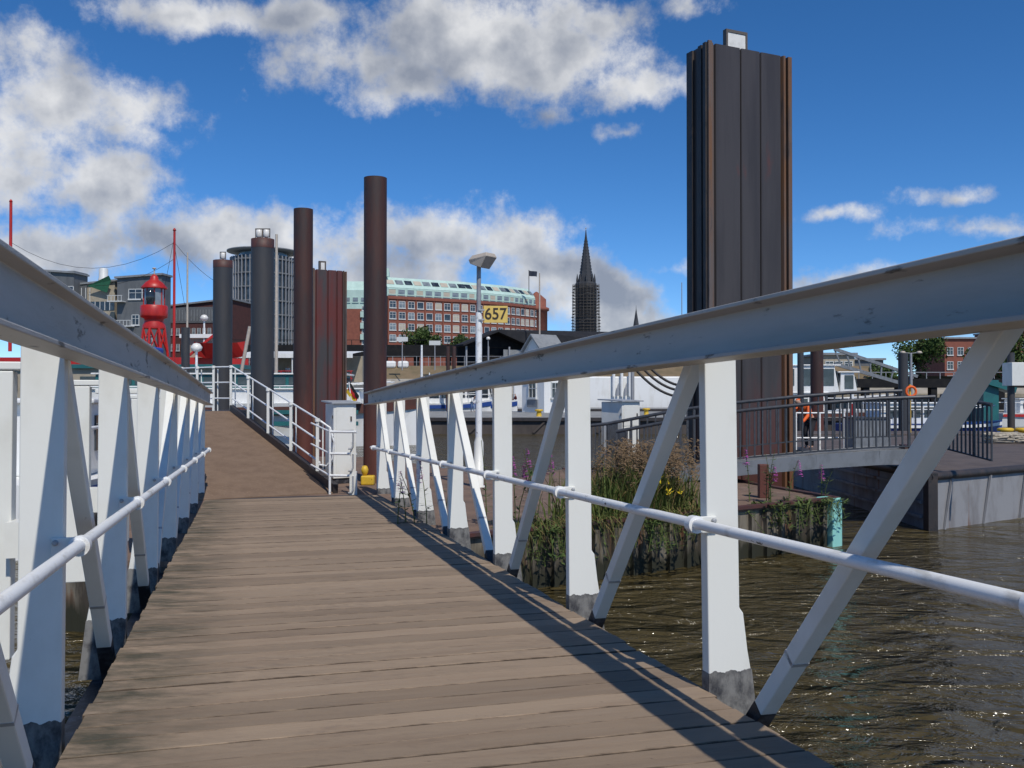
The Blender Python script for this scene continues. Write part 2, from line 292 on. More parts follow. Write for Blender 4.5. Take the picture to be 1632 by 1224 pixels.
# ---------------------------------------------------------------- mesh helpers
class MB:
    def __init__(s): s.v = []; s.f = []; s.sm = []
    def add(s, vs, fs, smooth=False):
        o = len(s.v); s.v += [Vector(p) for p in vs]
        for f in fs: s.f.append([o + i for i in f]); s.sm.append(smooth)
        return s
    def box(s, x0, x1, y0, y1, z0, z1, mtx=None):
        vs = [Vector((x, y, z)) for z in (z0, z1) for x, y in ((x0, y0), (x1, y0), (x1, y1), (x0, y1))]
        if mtx is not None: vs = [mtx @ p for p in vs]
        return s.add(vs, [(3, 2, 1, 0), (4, 5, 6, 7), (0, 1, 5, 4), (1, 2, 6, 5), (2, 3, 7, 6), (3, 0, 4, 7)])
    def bar(s, a, b, w, h, up=(0, 0, 1)):
        a = Vector(a); b = Vector(b); d = (b - a).normalized(); u = Vector(up)
        if abs(d.dot(u)) > .999: u = Vector((1, 0, 0))
        x = d.cross(u).normalized(); z = x.cross(d).normalized()
        vs = [p + x * (sx * w / 2) + z * (sz * h / 2) for p in (a, b) for sx, sz in ((-1, -1), (1, -1), (1, 1), (-1, 1))]
        return s.add(vs, [(0, 1, 2, 3), (7, 6, 5, 4), (0, 4, 5, 1), (1, 5, 6, 2), (2, 6, 7, 3), (3, 7, 4, 0)])
    def tube(s, pts, r, n=10, r1=None, cap=True):
        pts = [Vector(p) for p in pts]; k = len(pts); rs = [r + ((r1 if r1 is not None else r) - r) * i / max(1, k - 1) for i in range(k)]
        vs = []; ref = None
        for i, p in enumerate(pts):
            d = (pts[min(i + 1, k - 1)] - pts[max(i - 1, 0)]).normalized()
            if ref is None:
                ref = Vector((0, 0, 1)) if abs(d.z) < .9 else Vector((1, 0, 0))
            x = d.cross(ref).normalized(); ref = x.cross(d).normalized()
            for j in range(n):
                a = 2 * math.pi * j / n; vs.append(p + (x * math.cos(a) + ref * math.sin(a)) * rs[i])
        fs = [(i * n + j, i * n + (j + 1) % n, (i + 1) * n + (j + 1) % n, (i + 1) * n + j) for i in range(k - 1) for j in range(n)]
        s.add(vs, fs, True)
        if cap:
            s.add(vs[:n], [tuple(range(n))[::-1]]); s.add(vs[-n:], [tuple(range(n))])
        return s
    def lathe(s, prof, c=(0, 0, 0), n=24, smooth=True):
        c = Vector(c); vs = []; k = len(prof)
        for r, z in prof:
            for j in range(n):
                a = 2 * math.pi * j / n; vs.append(c + Vector((r * math.cos(a), r * math.sin(a), z)))
        fs = [(i * n + j, i * n + (j + 1) % n, (i + 1) * n + (j + 1) % n, (i + 1) * n + j) for i in range(k - 1) for j in range(n)]
        s.add(vs, fs, smooth); s.add(vs[:n], [tuple(range(n))[::-1]]); s.add(vs[-n:], [tuple(range(n))]); return s
    def prism(s, poly, z0, z1):
        n = len(poly); vs = [(x, y, z0) for x, y in poly] + [(x, y, z1) for x, y in poly]
        fs = [tuple(range(n))[::-1], tuple(range(n, 2 * n))] + [(i, (i + 1) % n, n + (i + 1) % n, n + i) for i in range(n)]
        return s.add(vs, fs)
    def extr(s, poly, axis, a0, a1):
        """poly in the two other axes, extruded along axis ('x' or 'y')"""
        n = len(poly)
        mk = (lambda p, t: (t, p[0], p[1])) if axis == 'x' else (lambda p, t: (p[0], t, p[1]))
        vs = [mk(p, a0) for p in poly] + [mk(p, a1) for p in poly]
        fs = [tuple(range(n))[::-1], tuple(range(n, 2 * n))] + [(i, (i + 1) % n, n + (i + 1) % n, n + i) for i in range(n)]
        return s.add(vs, fs)
    def mirror_u(s, c):
        s.v = [Vector((2 * c - p.x, p.y, p.z)) for p in s.v]; s.f = [f[::-1] for f in s.f]; return s
    def mesh(s, name, mat, off=None):
        me = bpy.data.meshes.new(name); o = Vector(off) if off is not None else Vector((0, 0, 0))
        me.from_pydata([tuple(p - o) for p in s.v], [], s.f)
        for p, k in zip(me.polygons, s.sm): p.use_smooth = k
        me.materials.append(MATS[mat])
        bm = bmesh.new(); bm.from_mesh(me); bmesh.ops.recalc_face_normals(bm, faces=bm.faces); bm.to_mesh(me); bm.free()
        return me
    def build(s, name, mat, parent=None, bevel=0.0, kind=None):
        """vertices are given in the parent's frame if the parent is rotated, else in world space"""
        if parent is not None:
            root = parent
            while root.parent is not None: root = root.parent
            off = None if root.get('_local') else Vector(root.location)
            me = s.mesh(name, mat, off)
        else: me = s.mesh(name, mat)
        o = bpy.data.objects.new(name, me); COL.objects.link(o)
        if parent is not None: o.parent = parent
        if bevel:
            b = o.modifiers.new('bevel', 'BEVEL'); b.width = bevel; b.segments = 2; b.limit_method = 'ANGLE'
        if kind: o['kind'] = kind
        return o
def tag(o, label, cat, group=None):
    o['label'] = label; o['category'] = cat
    if group: o['group'] = group
    return o
LOCALS = []
def thing(name, label, cat, loc=(0, 0, 0), rot=None, group=None, local=False):
    o = bpy.data.objects.new(name, None); COL.objects.link(o); o.location = loc; o.empty_display_size = .2
    if rot: o.rotation_euler = rot
    if local or rot: o['_local'] = 1; LOCALS.append(o)
    return tag(o, label, cat, group)
def inst(name, me, parent, loc=(0, 0, 0), rot=(0, 0, 0), bevel=0.0):
    o = bpy.data.objects.new(name, me); COL.objects.link(o); o.parent = parent; o.location = loc; o.rotation_euler = rot
    if bevel:
        b = o.modifiers.new('bevel', 'BEVEL'); b.width = bevel; b.segments = 2; b.limit_method = 'ANGLE'
    return o
def copy_tree(o, parent=None):
    c = o.copy(); COL.objects.link(c)
    if parent is not None: c.parent = parent
    for ch in list(o.children): copy_tree(ch, c)
    return c
def structure(o): o['kind'] = 'structure'; return o
# ================================================================ SETTING
structure(MB().add([(-1500, -60, 0), (1500, -60, 0), (1500, 160, 0), (-1500, 160, 0)], [(0, 1, 2, 3)]).build('water', 'water'))
structure(MB().add([(-3500, 158, 6.0), (3500, 158, 6.0), (3500, 4500, 6.0), (-3500, 4500, 6.0)], [(0, 1, 2, 3)]).build('ground', 'ground'))
# river bank: stone quay face, sloped concrete revetment, sandy berm
bank = structure(MB().extr([(146, -2), (146, 3.0), (152, 5.4), (152.02, -2)], 'x', -400, 400).build('quay_wall', 'concrete'))
structure(MB().extr([(152.05, -2), (152.05, 5.38), (157, 7.6), (164, 7.9), (164, -2)], 'x', -110, 60).build('embankment', 'soil'))

# ================================================================ GANGWAY (the bridge underfoot)
GA = R(15.5)
gang = thing('gangway', 'white steel truss gangway with brown plank deck under the viewer', 'gangway', (0, 0, 1.29), (R(-1.364), 0, GA))
UC = .733; U0, U1 = -.785, 2.325
plank_meshes = []
for k in range(6):
    rnd = random.Random(k); b = MB(); n = 9; w = .0995
    xs = [U0 - rnd.uniform(0, .012)] + [U0 + (U1 - U0) * i / n for i in range(1, n)] + [U1 + rnd.uniform(-.004, .022)]
    ea = [rnd.uniform(-.002, .002) for _ in xs]; eb = [rnd.uniform(-.002, .002) for _ in xs]; cup = rnd.uniform(.001, .004)
    vs = []
    for i, x in enumerate(xs):
        vs += [(x, -w + ea[i], -.045), (x, -w + ea[i], -.005), (x, -w + .006 + ea[i], -.001), (x, 0, -cup), (x, w - .006 + eb[i], -.001), (x, w + eb[i], -.005), (x, w + eb[i], -.045)]
    fs = []
    for i in range(len(xs) - 1):
        for j in range(6): fs.append((i * 7 + j, i * 7 + j + 1, (i + 1) * 7 + j + 1, (i + 1) * 7 + j))
    fs.append(tuple(range(7))); fs.append(tuple(range((len(xs) - 1) * 7, len(xs) * 7))[::-1])
    b.add(vs, fs); plank_meshes.append(b.mesh('plank', 'plank'))
t = -1.4; i = 0
while t < 17.85:
    rnd = random.Random(1000 + i)
    inst('plank', plank_meshes[i % 6], gang, (rnd.uniform(-.006, .006), t, rnd.uniform(-.004, .003)), (rnd.uniform(-.008, .008), rnd.uniform(-.0006, .0006), rnd.uniform(-.0012, .0012)))
    t += .204 + (rnd.uniform(.002, .005) if rnd.random() < .35 else rnd.uniform(-.001, .002)); i += 1
MB().box(U0 + .05, U1 - .05, -1.5, 17.8, -.075, -.050).build('deck_plate', 'dark_gap', gang)
MB().box(U0 + .02, U1 - .0, 17.87, 18.35, -.05, -.008).build('threshold_plate', 'dark_steel', gang)

NSEG = 14
def camber(t): return .03 * (1 - ((t - 9.1) / 9.1) ** 2)
def chord_mesh(side):
    b = MB(); ui, uo = (2.118, 2.316) if side > 0 else (2.098, 2.236); um = (ui + uo) / 2; zb, zt = 1.712, 1.955; f = .020; w = .014
    sec = [(ui, zb), (uo, zb), (uo, zb + f), (um + w, zb + f + .01), (um + w, zt - f - .01), (uo, zt - f), (uo, zt), (ui, zt), (ui, zt - f), (um - w, zt - f - .01), (um - w, zb + f + .01), (ui, zb + f)]
    vs = []; n = len(sec)
    for i in range(NSEG + 1):
        t = -1.4 + (18.42 + 1.4) * i / NSEG
        vs += [(u, t, v + camber(t)) for u, v in sec]
    fs = [(i * n + j, i * n + (j + 1) % n, (i + 1) * n + (j + 1) % n, (i + 1) * n + j) for i in range(NSEG) for j in range(n)]
    fs += [tuple(range(n)), tuple(range(NSEG * n, NSEG * n + n))[::-1]]
    b.add(vs, fs)
    return b if side > 0 else b.mirror_u(.709)
POST_T = [4.54 - 2.27 * 2 + 2.27 * k for k in range(9)]
def side_parts(side):
    fix = (lambda b: b) if side > 0 else (lambda b: b.mirror_u(.7605))
    PT = POST_T if side > 0 else [t + .12 for t in POST_T]
    chord_mesh(side).build('top_chord', 'shaded_chord_paint', gang, bevel=.004)
    b = MB().box(2.33, 2.52, -1.4, 18.3, -.56, -.32).box(2.30, 2.55, -1.4, 18.3, -.32, -.30).box(2.30, 2.55, -1.4, 18.3, -.58, -.56)
    fix(b).build('bottom_chord', 'black_paint', gang)
    # post: wide front plate with flared outer foot, inner flange behind
    ui, uo = 2.342, 2.528; dp = .078
    post = fix(MB().extr([(ui, .05), (uo + .072, .05), (uo + .062, .10), (uo + .045, .20), (uo + .022, .40), (uo, .43), (uo, 1.80), (uo, 1.93), (ui, 1.93)], 'y', 0, dp)).mesh('post', 'white_paint')
    rn = random.Random(5 + side); jag = [(uo + .066 - (uo + .067 - ui) * i / 30, .098 + .006 * math.sin(i * .55) + rn.uniform(-.004, .004)) for i in range(31)]
    foot = fix(MB().extr([(ui - .002, -.30), (uo + .11, -.30)] + jag, 'y', -.002, dp + .002)).mesh('post_foot', 'foot_paint')
    brk = fix(MB().box(2.285, 2.392, -.016, -.002, .838, .925).box(2.25, 2.300, -.016, .030, .838, .925)).mesh('rail_bracket', 'white_paint')
    bolt = fix(MB().lathe([(.014, 0), (.014, .012), (.008, .016)], (2.372, 0, 0), 8)).mesh('bolt', 'galv')
    bolt.transform(Matrix.Translation((0, -.016, .903)) @ Matrix.Rotation(R(90), 4, 'X'))
    ring = fix(MB().tube([(2.272, -.024, .884), (2.272, .036, .882)], .047, 16)).mesh('rail_collar', 'rail_paint')
    for t in PT:
        p = inst('post', post, gang, (0, t, 0), bevel=.006)
        inst('post_foot', foot, p); inst('bolt', bolt, p); inst('rail_bracket', brk, p, bevel=.004); inst('rail_collar', ring, p)
        if side < 0:
            fr = MB().box(-1.36, -1.12, .38, .48, .30, 1.70).box(-1.42, -1.0, .375, .485, 1.705, 1.745)
            fm = fr.mesh('outer_panel', 'white_paint'); inst('outer_panel', fm, p, bevel=.006)
            inst('panel_strap', MB().box(-1.13, -1.04, .30, .47, .80, .97).mesh('panel_strap', 'white_paint'), p)
    mid = 4
    def dg(t0, v0, t1, v1, w=.080):
        return fix(MB().bar((2.415, t0, v0), (2.415, t1, v1), w, .086, (1, 0, 0)))
    for k in range(8):
        ta, tb = PT[k], PT[k + 1]
        if k < mid: top, bot = (ta + .31, 1.70), (tb - .13, -.30)
        else: top, bot = (tb - .10, 1.70), (ta + .19, -.30)
        d = (top[0] - bot[0], top[1] - bot[1]); cut = (.34 / d[1])
        c = (bot[0] + d[0] * cut, bot[1] + d[1] * cut); top = (bot[0] + d[0] * 1.085, bot[1] + d[1] * 1.085)
        g = dg(c[0], c[1], top[0], top[1]).build('diagonal', 'white_paint', gang, bevel=.006)
        dg(bot[0], bot[1], c[0], c[1], .0805).build('diagonal_foot', 'black_paint', g)
        q = (c[0] + d[0] * .15, c[1] + d[1] * .15); q2 = (c[0] + d[0] * .158, c[1] + d[1] * .158)
        dg(q[0], q[1], q2[0], q2[1], .084).build('weld_seam', 'galv', g)
    b = MB().tube([(2.272, -1.4, .884), (2.272, 4.6, .888), (2.272, 10, .886), (2.272, 18.5, .880)], .0275, 14)
    fix(b).build('handrail', 'rail_paint', gang)
side_parts(1); side_parts(-1)

# ================================================================ LANDING PONTOON
PZ = .85
A_, C_ = Vector((-3.6, 10.7)), Vector((5.95, 17.3)); ed = (C_ - A_).normalized(); en = Vector((-ed.y, ed.x))
D_ = Vector((4.0, 24.4))
poly = [tuple(A_), tuple(C_), tuple(D_), (1.3, 24.2), (-.2, 20.9), (-1.6, 24.5), (-4.5, 29), (-12, 30), (-12, 24), (-6.6, 16.2), (-5.2, 11.0)]
pont = thing('landing_pontoon', 'weathered low landing pontoon with stained side at gangway end', 'pontoon', (0, 18, 0))
MB().prism(poly, -.8, PZ - .06).build('hull', 'pontoon_side', pont)
MB().prism(poly, PZ - .058, PZ).build('deck', 'pontoon_top', pont)
lip = MB()
for a, b in ((A_, C_), (C_, D_), (D_, Vector(poly[3]))):
    lip.bar((a.x, a.y, PZ + .012), (b.x, b.y, PZ + .012), .16, .05)
lip.build('edge_lip', 'pile_cap_red', pont)
# vertical fender timbers and rust ribs along the front wall
for k in range(22):
    s = 3.2 + k * .38; p = A_ + ed * s - en * .03
    if s < 11.3: inst('fender_rib', MB().box(-.045, .045, -.05, .03, -.5, PZ - .1).mesh('fender_rib', 'pontoon_side'), pont, (p.x, p.y - 18, 0), (0, 0, math.atan2(ed.y, ed.x)))
q = C_ - ed * .12 - en * .05
MB().box(-.14, .14, -.07, .3, -.3, PZ + .03, Matrix.Translation((q.x, q.y, 0)) @ Matrix.Rotation(math.atan2(ed.y, ed.x), 4, 'Z')).build('end_post', 'turquoise', pont, bevel=.02)
q = Vector((4.66, 17.4)); MB().box(q.x - .085, q.x + .085, q.y, q.y + .17, PZ, PZ + .62).build('bearing_post', 'pile_rust', pont, bevel=.01)

# ================================================================ RAMP beyond the landing
S0 = Vector((-3.45, 18.25, PZ + .02)); S1 = Vector((-7.6, 25.4, 2.33)); rd = Vector((S1.x - S0.x, S1.y - S0.y, 0)).normalized(); rl = Vector((-rd.y, rd.x, 0))
ramp = thing('access_ramp', 'brown sloping access ramp rising behind the landing, with white pipe railing', 'ramp', tuple(S0))
W = 3.4
b = MB(); lo = Vector((0, 0, .10))
b.add([S0, S1, S1 + rl * W, S0 + rl * W, S0 - lo, S1 - lo, S1 + rl * W - lo, S0 + rl * W - lo], [(0, 1, 2, 3), (7, 6, 5, 4), (0, 4, 5, 1), (1, 5, 6, 2), (2, 6, 7, 3), (3, 7, 4, 0)])
b.build('ramp_deck', 'ramp_skin', ramp)
b = MB(); b.bar(S0 + Vector((.03, 0, .0)), S1 + Vector((.03, 0, 0)), .10, .32); b.build('side_beam', 'dark_steel', ramp)
e1 = S1 + Vector((-3.2, .15, 0)); n1 = Vector((.05, 1, 0))
b = MB(); b.prism([(S1.x + .05, S1.y), (S1.x - .1, S1.y + 2.2), (e1.x, e1.y + 2.2), (e1.x, e1.y - 2.5), ((S1 + rl * W).x, (S1 + rl * W).y)], 2.10, 2.325); b.build('upper_platform', 'dark_steel', ramp)
RH = 1.2
def rail_post(par, p, h, name='railing_post'):
    o = MB()
    o.box(p.x - .075, p.x - .015, p.y - .02, p.y + .02, p.z - .1, p.z + h - .02)
    o.box(p.x + .045, p.x + .070, p.y + .03, p.y + .06, p.z - .1, p.z + h - .06)
    o.tube([(p.x - .05, p.y, p.z + h - .04), (p.x - .05, p.y, p.z + h + .03)], .05, 10)
    return o.build(name, 'white_paint', par)
rp = []
for k in range(5):
    f = .125 + .875 * k / 4; p = S0.lerp(S1, f) + Vector((.06, 0, .0)); rp.append(p); rail_post(ramp, p, RH)
rq = [rp[-1], Vector((-8.12, 25.75, 2.33)), Vector((-8.75, 26.3, 2.33)), Vector((-9.4, 26.9, 2.33)), Vector((-10.4, 27.8, 2.33))]
for p in rq[1:]: rail_post(ramp, p, RH)
for h in (RH - .01, RH * .64, RH * .28):
    pts = [p + Vector((0, 0, h)) for p in rp] + [p + Vector((0, 0, h)) for p in rq[1:]]
    MB().tube(pts, .021, 8).build('rail_pipe', 'rail_paint', ramp)
p = rp[0]
MB().tube([p + Vector((.02, 0, RH - .03)), p + Vector((.22, -.05, RH - .16)), p + Vector((.31, -.08, RH * .62)), p + Vector((.28, -.08, RH * .35)), p + Vector((.15, -.04, RH * .22)), p + Vector((.0, 0, RH * .24))], .022, 8).build('end_loop', 'rail_paint', ramp)

# short barrier with hooks beside the landing
bar = thing('barrier_gate', 'short white pipe barrier with chipped red rungs and hooks by the landing', 'barrier', (-3.3, 18.1, PZ))
b0 = Vector((-3.50, 18.1, PZ)); b1 = Vector((-3.03, 18.0, PZ))
MB().tube([b0, b0 + Vector((0, 0, 1.26))], .024, 10).build('upright', 'rail_paint', bar)
MB().box(b1.x - .07, b1.x + .07, b1.y - .02, b1.y + .02, PZ, PZ + .45).build('upright', 'white_paint', bar)
MB().box(b1.x - .05, b1.x + .05, b1.y - .02, b1.y + .02, PZ + .62, PZ + 1.0).build('upright', 'white_paint', bar)
far = Vector((-4.05, 19.0, PZ))
for h in (1.20, .78, .36):
    MB().tube([b0 + Vector((0, 0, h)), b1 + Vector((.06, 0, h))], .026, 8).build('rung', 'rail_paint', bar)
    MB().tube([b0 + Vector((0, 0, h)), far + Vector((0, 0, h + .14))], .018, 8).build('rail_pipe', 'rail_paint', bar)
    MB().tube([b1 + Vector((.0, -.03, h)), b1 + Vector((0, -.04, h - .26)), b1 + Vector((-.03, -.05, h - .32)), b1 + Vector((-.09, -.05, h - .32))], .018, 8).build('hook', 'galv', bar)

# ---------------------------------------------------------------- switch cabinets
def cabinet(name_label, loc, rz, w=.80, d=.46, h=1.72):
    c = thing('switch_cabinet', name_label, 'cabinet', loc, (0, 0, rz), 'white cabinets on the landing pontoon')
    MB().box(-w / 2, w / 2, -d / 2, d / 2, .12, h).build('body', 'white_paint', c, bevel=.008)
    MB().box(-w / 2 + .03, w / 2 - .03, -d / 2 + .03, d / 2 - .03, 0, .12).build('plinth', 'black_paint', c)
    MB().add([(-w / 2 - .07, -d / 2 - .07, h + .002), (w / 2 + .07, -d / 2 - .07, h + .002), (w / 2 + .07, d / 2 + .07, h + .04), (-w / 2 - .07, d / 2 + .07, h + .04),
              (-w / 2 - .07, -d / 2 - .07, h + .03), (w / 2 + .07, -d / 2 - .07, h + .03), (w / 2 + .07, d / 2 + .07, h + .07), (-w / 2 - .07, d / 2 + .07, h + .07)],
             [(3, 2, 1, 0), (4, 5, 6, 7), (0, 1, 5, 4), (1, 2, 6, 5), (2, 3, 7, 6), (3, 0, 4, 7)]).build('lid', 'galv', c)
    for a, z0, z1 in ((0, .20, 1.12), (1, 1.15, h - .08)):
        dr = MB().box(-w / 2 + .06, w / 2 - .06, -d / 2 - .010, -d / 2 - .001, z0, z1).build('door', 'white_paint', c, bevel=.003)
        MB().box(w / 2 - .14, w / 2 - .11, -d / 2 - .03, -d / 2 - .011, (z0 + z1) / 2 - .05, (z0 + z1) / 2 + .05).build('handle', 'dark_steel', dr)
    for z in (.4, .9, 1.4): MB().tube([(-w / 2 - .012, -d / 2 + .03, z), (-w / 2 - .012, -d / 2 + .03, z + .07)], .010, 8).build('hinge', 'dark_steel', c)
    return c
cabinet('white metal switch cabinet with grey lid beside the tallest round rusty pile', (-3.72, 20.45, PZ), R(33), .52, .46)
cabinet('white metal switch cabinet standing behind the reeds and dark railing', (2.70, 23.4, PZ), R(42), .66, .68, 1.74)

# ---------------------------------------------------------------- lamp post with berth number
lp = P(763, 776, 19.5); lp.z = PZ
lamp = thing('lamp_post', 'white and grey lamp post with boxy head beside the landing', 'lamp post', tuple(lp))
MB().lathe([(.13, 0), (.13, .03), (.098, .03), (.098, .92), (.07, 1.02), (.07, 1.03)], lp, 20).build('base_column', 'white_paint', lamp)
MB().lathe([(.068, 1.0), (.066, 3.55), (.060, 3.62)], lp, 20).build('lower_pole', 'rail_paint', lamp)
MB().lathe([(.047, 3.6), (.045, 4.66)], lp, 16).build('upper_pole', 'lamp_grey', lamp)
hd = MB(); hz = PZ + 4.62
hv = [(-.11, -.16, 0), (.16, -.16, -.10), (.16, .16, -.10), (-.11, .16, 0), (-.13, -.19, .08), (.33, -.19, .13), (.33, .19, .13), (-.13, .19, .08), (-.06, -.15, .17), (.30, -.15, .21), (.30, .15, .21), (-.06, .15, .17)]
hm = Matrix.Translation((lp.x, lp.y, hz)) @ Matrix.Rotation(R(-35), 4, 'Z')
hd.add([hm @ Vector(v) for v in hv], [(3, 2, 1, 0), (0, 1, 5, 4), (1, 2, 6, 5), (2, 3, 7, 6), (3, 0, 4, 7), (4, 5, 9, 8), (5, 6, 10, 9), (6, 7, 11, 10), (7, 4, 8, 11), (8, 9, 10, 11)])
hd.build('lamp_head', 'lamp_beige', lamp, bevel=.01)
sg = thing('number_sign', 'yellow berth sign reading 657 on the lamp post', 'sign', (lp.x + .10, lp.y - .06, PZ + 3.43), (0, 0, R(4)))
MB().box(.0, .50, -.012, .012, -.03, .32).build('plate', 'sign_yellow', sg, bevel=.004)
MB().box(-.10, .02, -.02, .02, .02, .05).box(-.10, .02, -.02, .02, .22, .25).build('clamp', 'galv', sg)
def text(body, size, parent, loc, rot, mat, bold=.0, name='lettering', sx=1.0):
    cu = bpy.data.curves.new(name, 'FONT'); cu.body = body; cu.size = size; cu.extrude = .003; cu.offset = bold; cu.align_x = 'CENTER'; cu.align_y = 'CENTER'
    tmp = bpy.data.objects.new('tmp', cu); COL.objects.link(tmp); bpy.context.view_layer.update()
    me = bpy.data.meshes.new_from_object(tmp.evaluated_get(bpy.context.evaluated_depsgraph_get())); bpy.data.objects.remove(tmp)
    me.materials.clear(); me.materials.append(MATS[mat]); me.name = name
    o = inst(name, me, parent, loc, rot); o.scale = (sx, 1, 1); return o
text('657', .335, sg, (.25, -.0165, .145), (R(90), 0, 0), 'sign_ink', .004, sx=.92)

# ---------------------------------------------------------------- mooring piles
def round_pile(label, x0, x1, ytop, Y, mat, cap=None, lights=0, group='steel mooring piles'):
    a = P(x0, ytop, Y); b = P(x1, ytop, Y); c = (a + b) / 2; r = (b.x - a.x) / 2
    o = thing('mooring_pile', label, 'pile', (c.x, c.y, -1.0), group=group)
    z = c.z; zc = z - .28 if cap else z
    MB().lathe([(r, -2), (r, zc)], (c.x, c.y, 0), 40).build('shaft', mat, o)
    if cap: MB().lathe([(r + .004, zc - .002), (r + .004, z), (r - .02, z + .004)], (c.x, c.y, 0), 40).build('cap_band', cap, o)
    else: MB().lathe([(r - .02, z), (r - .03, z - .02)], (c.x, c.y, 0), 40).build('top_plate', 'dark_steel', o)
    if lights:
        for k in range(lights):
            cx = c.x + (k - (lights - 1) / 2) * .225
            g = MB().lathe([(.07, .06), (.092, .08), (.092, .27), (.07, .29)], (cx, c.y, z), 16).build('lantern', 'lantern_glass', o)
            f = MB().box(cx - .1, cx + .1, c.y - .02, c.y + .02, z, z + .03).box(cx - .1, cx + .1, c.y - .02, c.y + .02, z + .30, z + .33)
            f.box(cx - .112, cx - .095, c.y - .02, c.y + .02, z, z + .33).box(cx + .095, cx + .112, c.y - .02, c.y + .02, z, z + .33); f.build('lantern_frame', 'frame_brown', g)
    return o
round_pile('tallest round rust-brown mooring pile beside the white cabinet', 579.5, 616, 283, 20.6, 'pile_rust')
round_pile('round rust-brown mooring pile left of the red sheet pile', 467.5, 498, 333, 25.4, 'pile_rust')
round_pile('dark grey mooring pile with two lanterns on top', 400, 436, 381, 28.5, 'pile_grey', 'pile_cap_red', 2)
round_pile('dark grey mooring pile with one lantern near the lightship', 339.5, 369.5, 415, 35, 'pile_grey', 'pile_cap_red', 1)
round_pile('thin grey pile with a pointed cap in front of the red lightship', 289, 302, 522, 60, 'pile_grey')

def sheet_pile(name, label, corner, fdir, wid, dep, ztop, mats, ribs, lights):
    """box of interlocked sheet piles; corner is the near front corner, fdir runs along the front face"""
    o = thing(name, label, 'sheet pile', (corner.x, corner.y, -1), (0, 0, math.atan2(fdir.y, fdir.x)), 'steel sheet pile dolphins')
    front, rust = mats; H = ztop + 1
    cf = .11 * wid / 2.6
    MB().box(0.02, wid - .02, .10, dep, 0, H - .02).build('core', front, o)
    xs = [cf * 2.2] + [wid * f for f in ribs] + [wid - cf * 2.4]
    for a, b in zip(xs[:-1], xs[1:]):
        m = MB(); pr = [(a + .035, .045), (b - .035, .045), (b - .012, .075), (b - .012, .099), (a + .012, .099), (a + .012, .075)]
        m.prism(pr, 0, H); m.build('sheet', front, o, bevel=.006)
    # corner flanges stand proud, rusty
    MB().prism([(0, -.02), (cf, -.02), (cf, .02), (cf * .72, .05), (0.0, .05)], 0, H + .03).build('corner_flange', rust, o, bevel=.008)
    MB().prism([(cf * 1.1, .03), (cf * 1.6, .03), (cf * 1.9, .098), (cf * 1.1, .098)], 0, H).build('edge_rib', rust, o)
    MB().prism([(wid - cf * 1.5, .0), (wid - cf * 2.1, .0), (wid - cf * 2.3, .098), (wid - cf * 1.5, .098)], 0, H).build('edge_rib', rust, o)
    MB().prism([(wid - cf * 1.1, -.05), (wid, -.05), (wid, .098), (wid - cf * 1.1, .098)], 0, H - .03).build('corner_flange', rust, o, bevel=.008)
    # side face ribs
    MB().prism([(-.03, dep * .3), (.018, dep * .3), (.018, dep * .5), (-.03, dep * .46)], 0, H - .01).build('side_rib', 'dark_steel', o)
    MB().prism([(-.05, dep * .72), (.018, dep * .72), (.018, dep), (-.05, dep)], 0, H - .04).build('side_rib', 'dark_steel', o)
    MB().prism([(-.045, .06), (.018, .06), (.018, dep * .22), (-.045, dep * .2)], 0, H).build('side_rib', 'dark_steel', o)
    return o, H
c1 = P(1130, 63, 23.5); c2 = P(1262, 88, 24.6)
big, H = sheet_pile('sheet_pile_dolphin', 'huge dark rusty sheet pile tower with white light box on top', c1, c2 - c1, (Vector((c2.x - c1.x, c2.y - c1.y, 0))).length, .86, c1.z, ('sheet_steel', 'sheet_rust'), (.40, .64), 1)
lb = MB().box(.86, 1.42, .325, .40, H - .05, H + .48).build('light_panel', 'lantern_glass', big)
f = MB()
for (a, b_, z0, z1) in ((.80, .855, H - .1, H + .56), (1.425, 1.48, H - .1, H + .56), (.855, 1.425, H + .485, H + .56)): f.box(a, b_, .31, .45, z0, z1)
f.build('light_frame', 'frame_brown', lb)
c1 = P(498.5, 428, 34); c2 = P(552, 432, 34.6)
red, H = sheet_pile('sheet_pile_dolphin', 'smaller sheet pile dolphin with faded red paint between two rusty piles', c1, c2 - c1, (Vector((c2.x - c1.x, c2.y - c1.y, 0))).length, .9, c1.z, ('sheet_red', 'sheet_rust'), (.45, .72), 1)
lb = MB().box(.40, .54, .36, .50, H + .04, H + .30).build('lantern', 'lantern_glass', red)
f = MB()
for (a, b_, z0, z1) in ((.34, .39, H - .1, H + .36), (.55, .60, H - .1, H + .36), (.39, .55, H + .31, H + .36)): f.box(a, b_, .37, .49, z0, z1)
f.build('lantern_frame', 'frame_brown', lb)

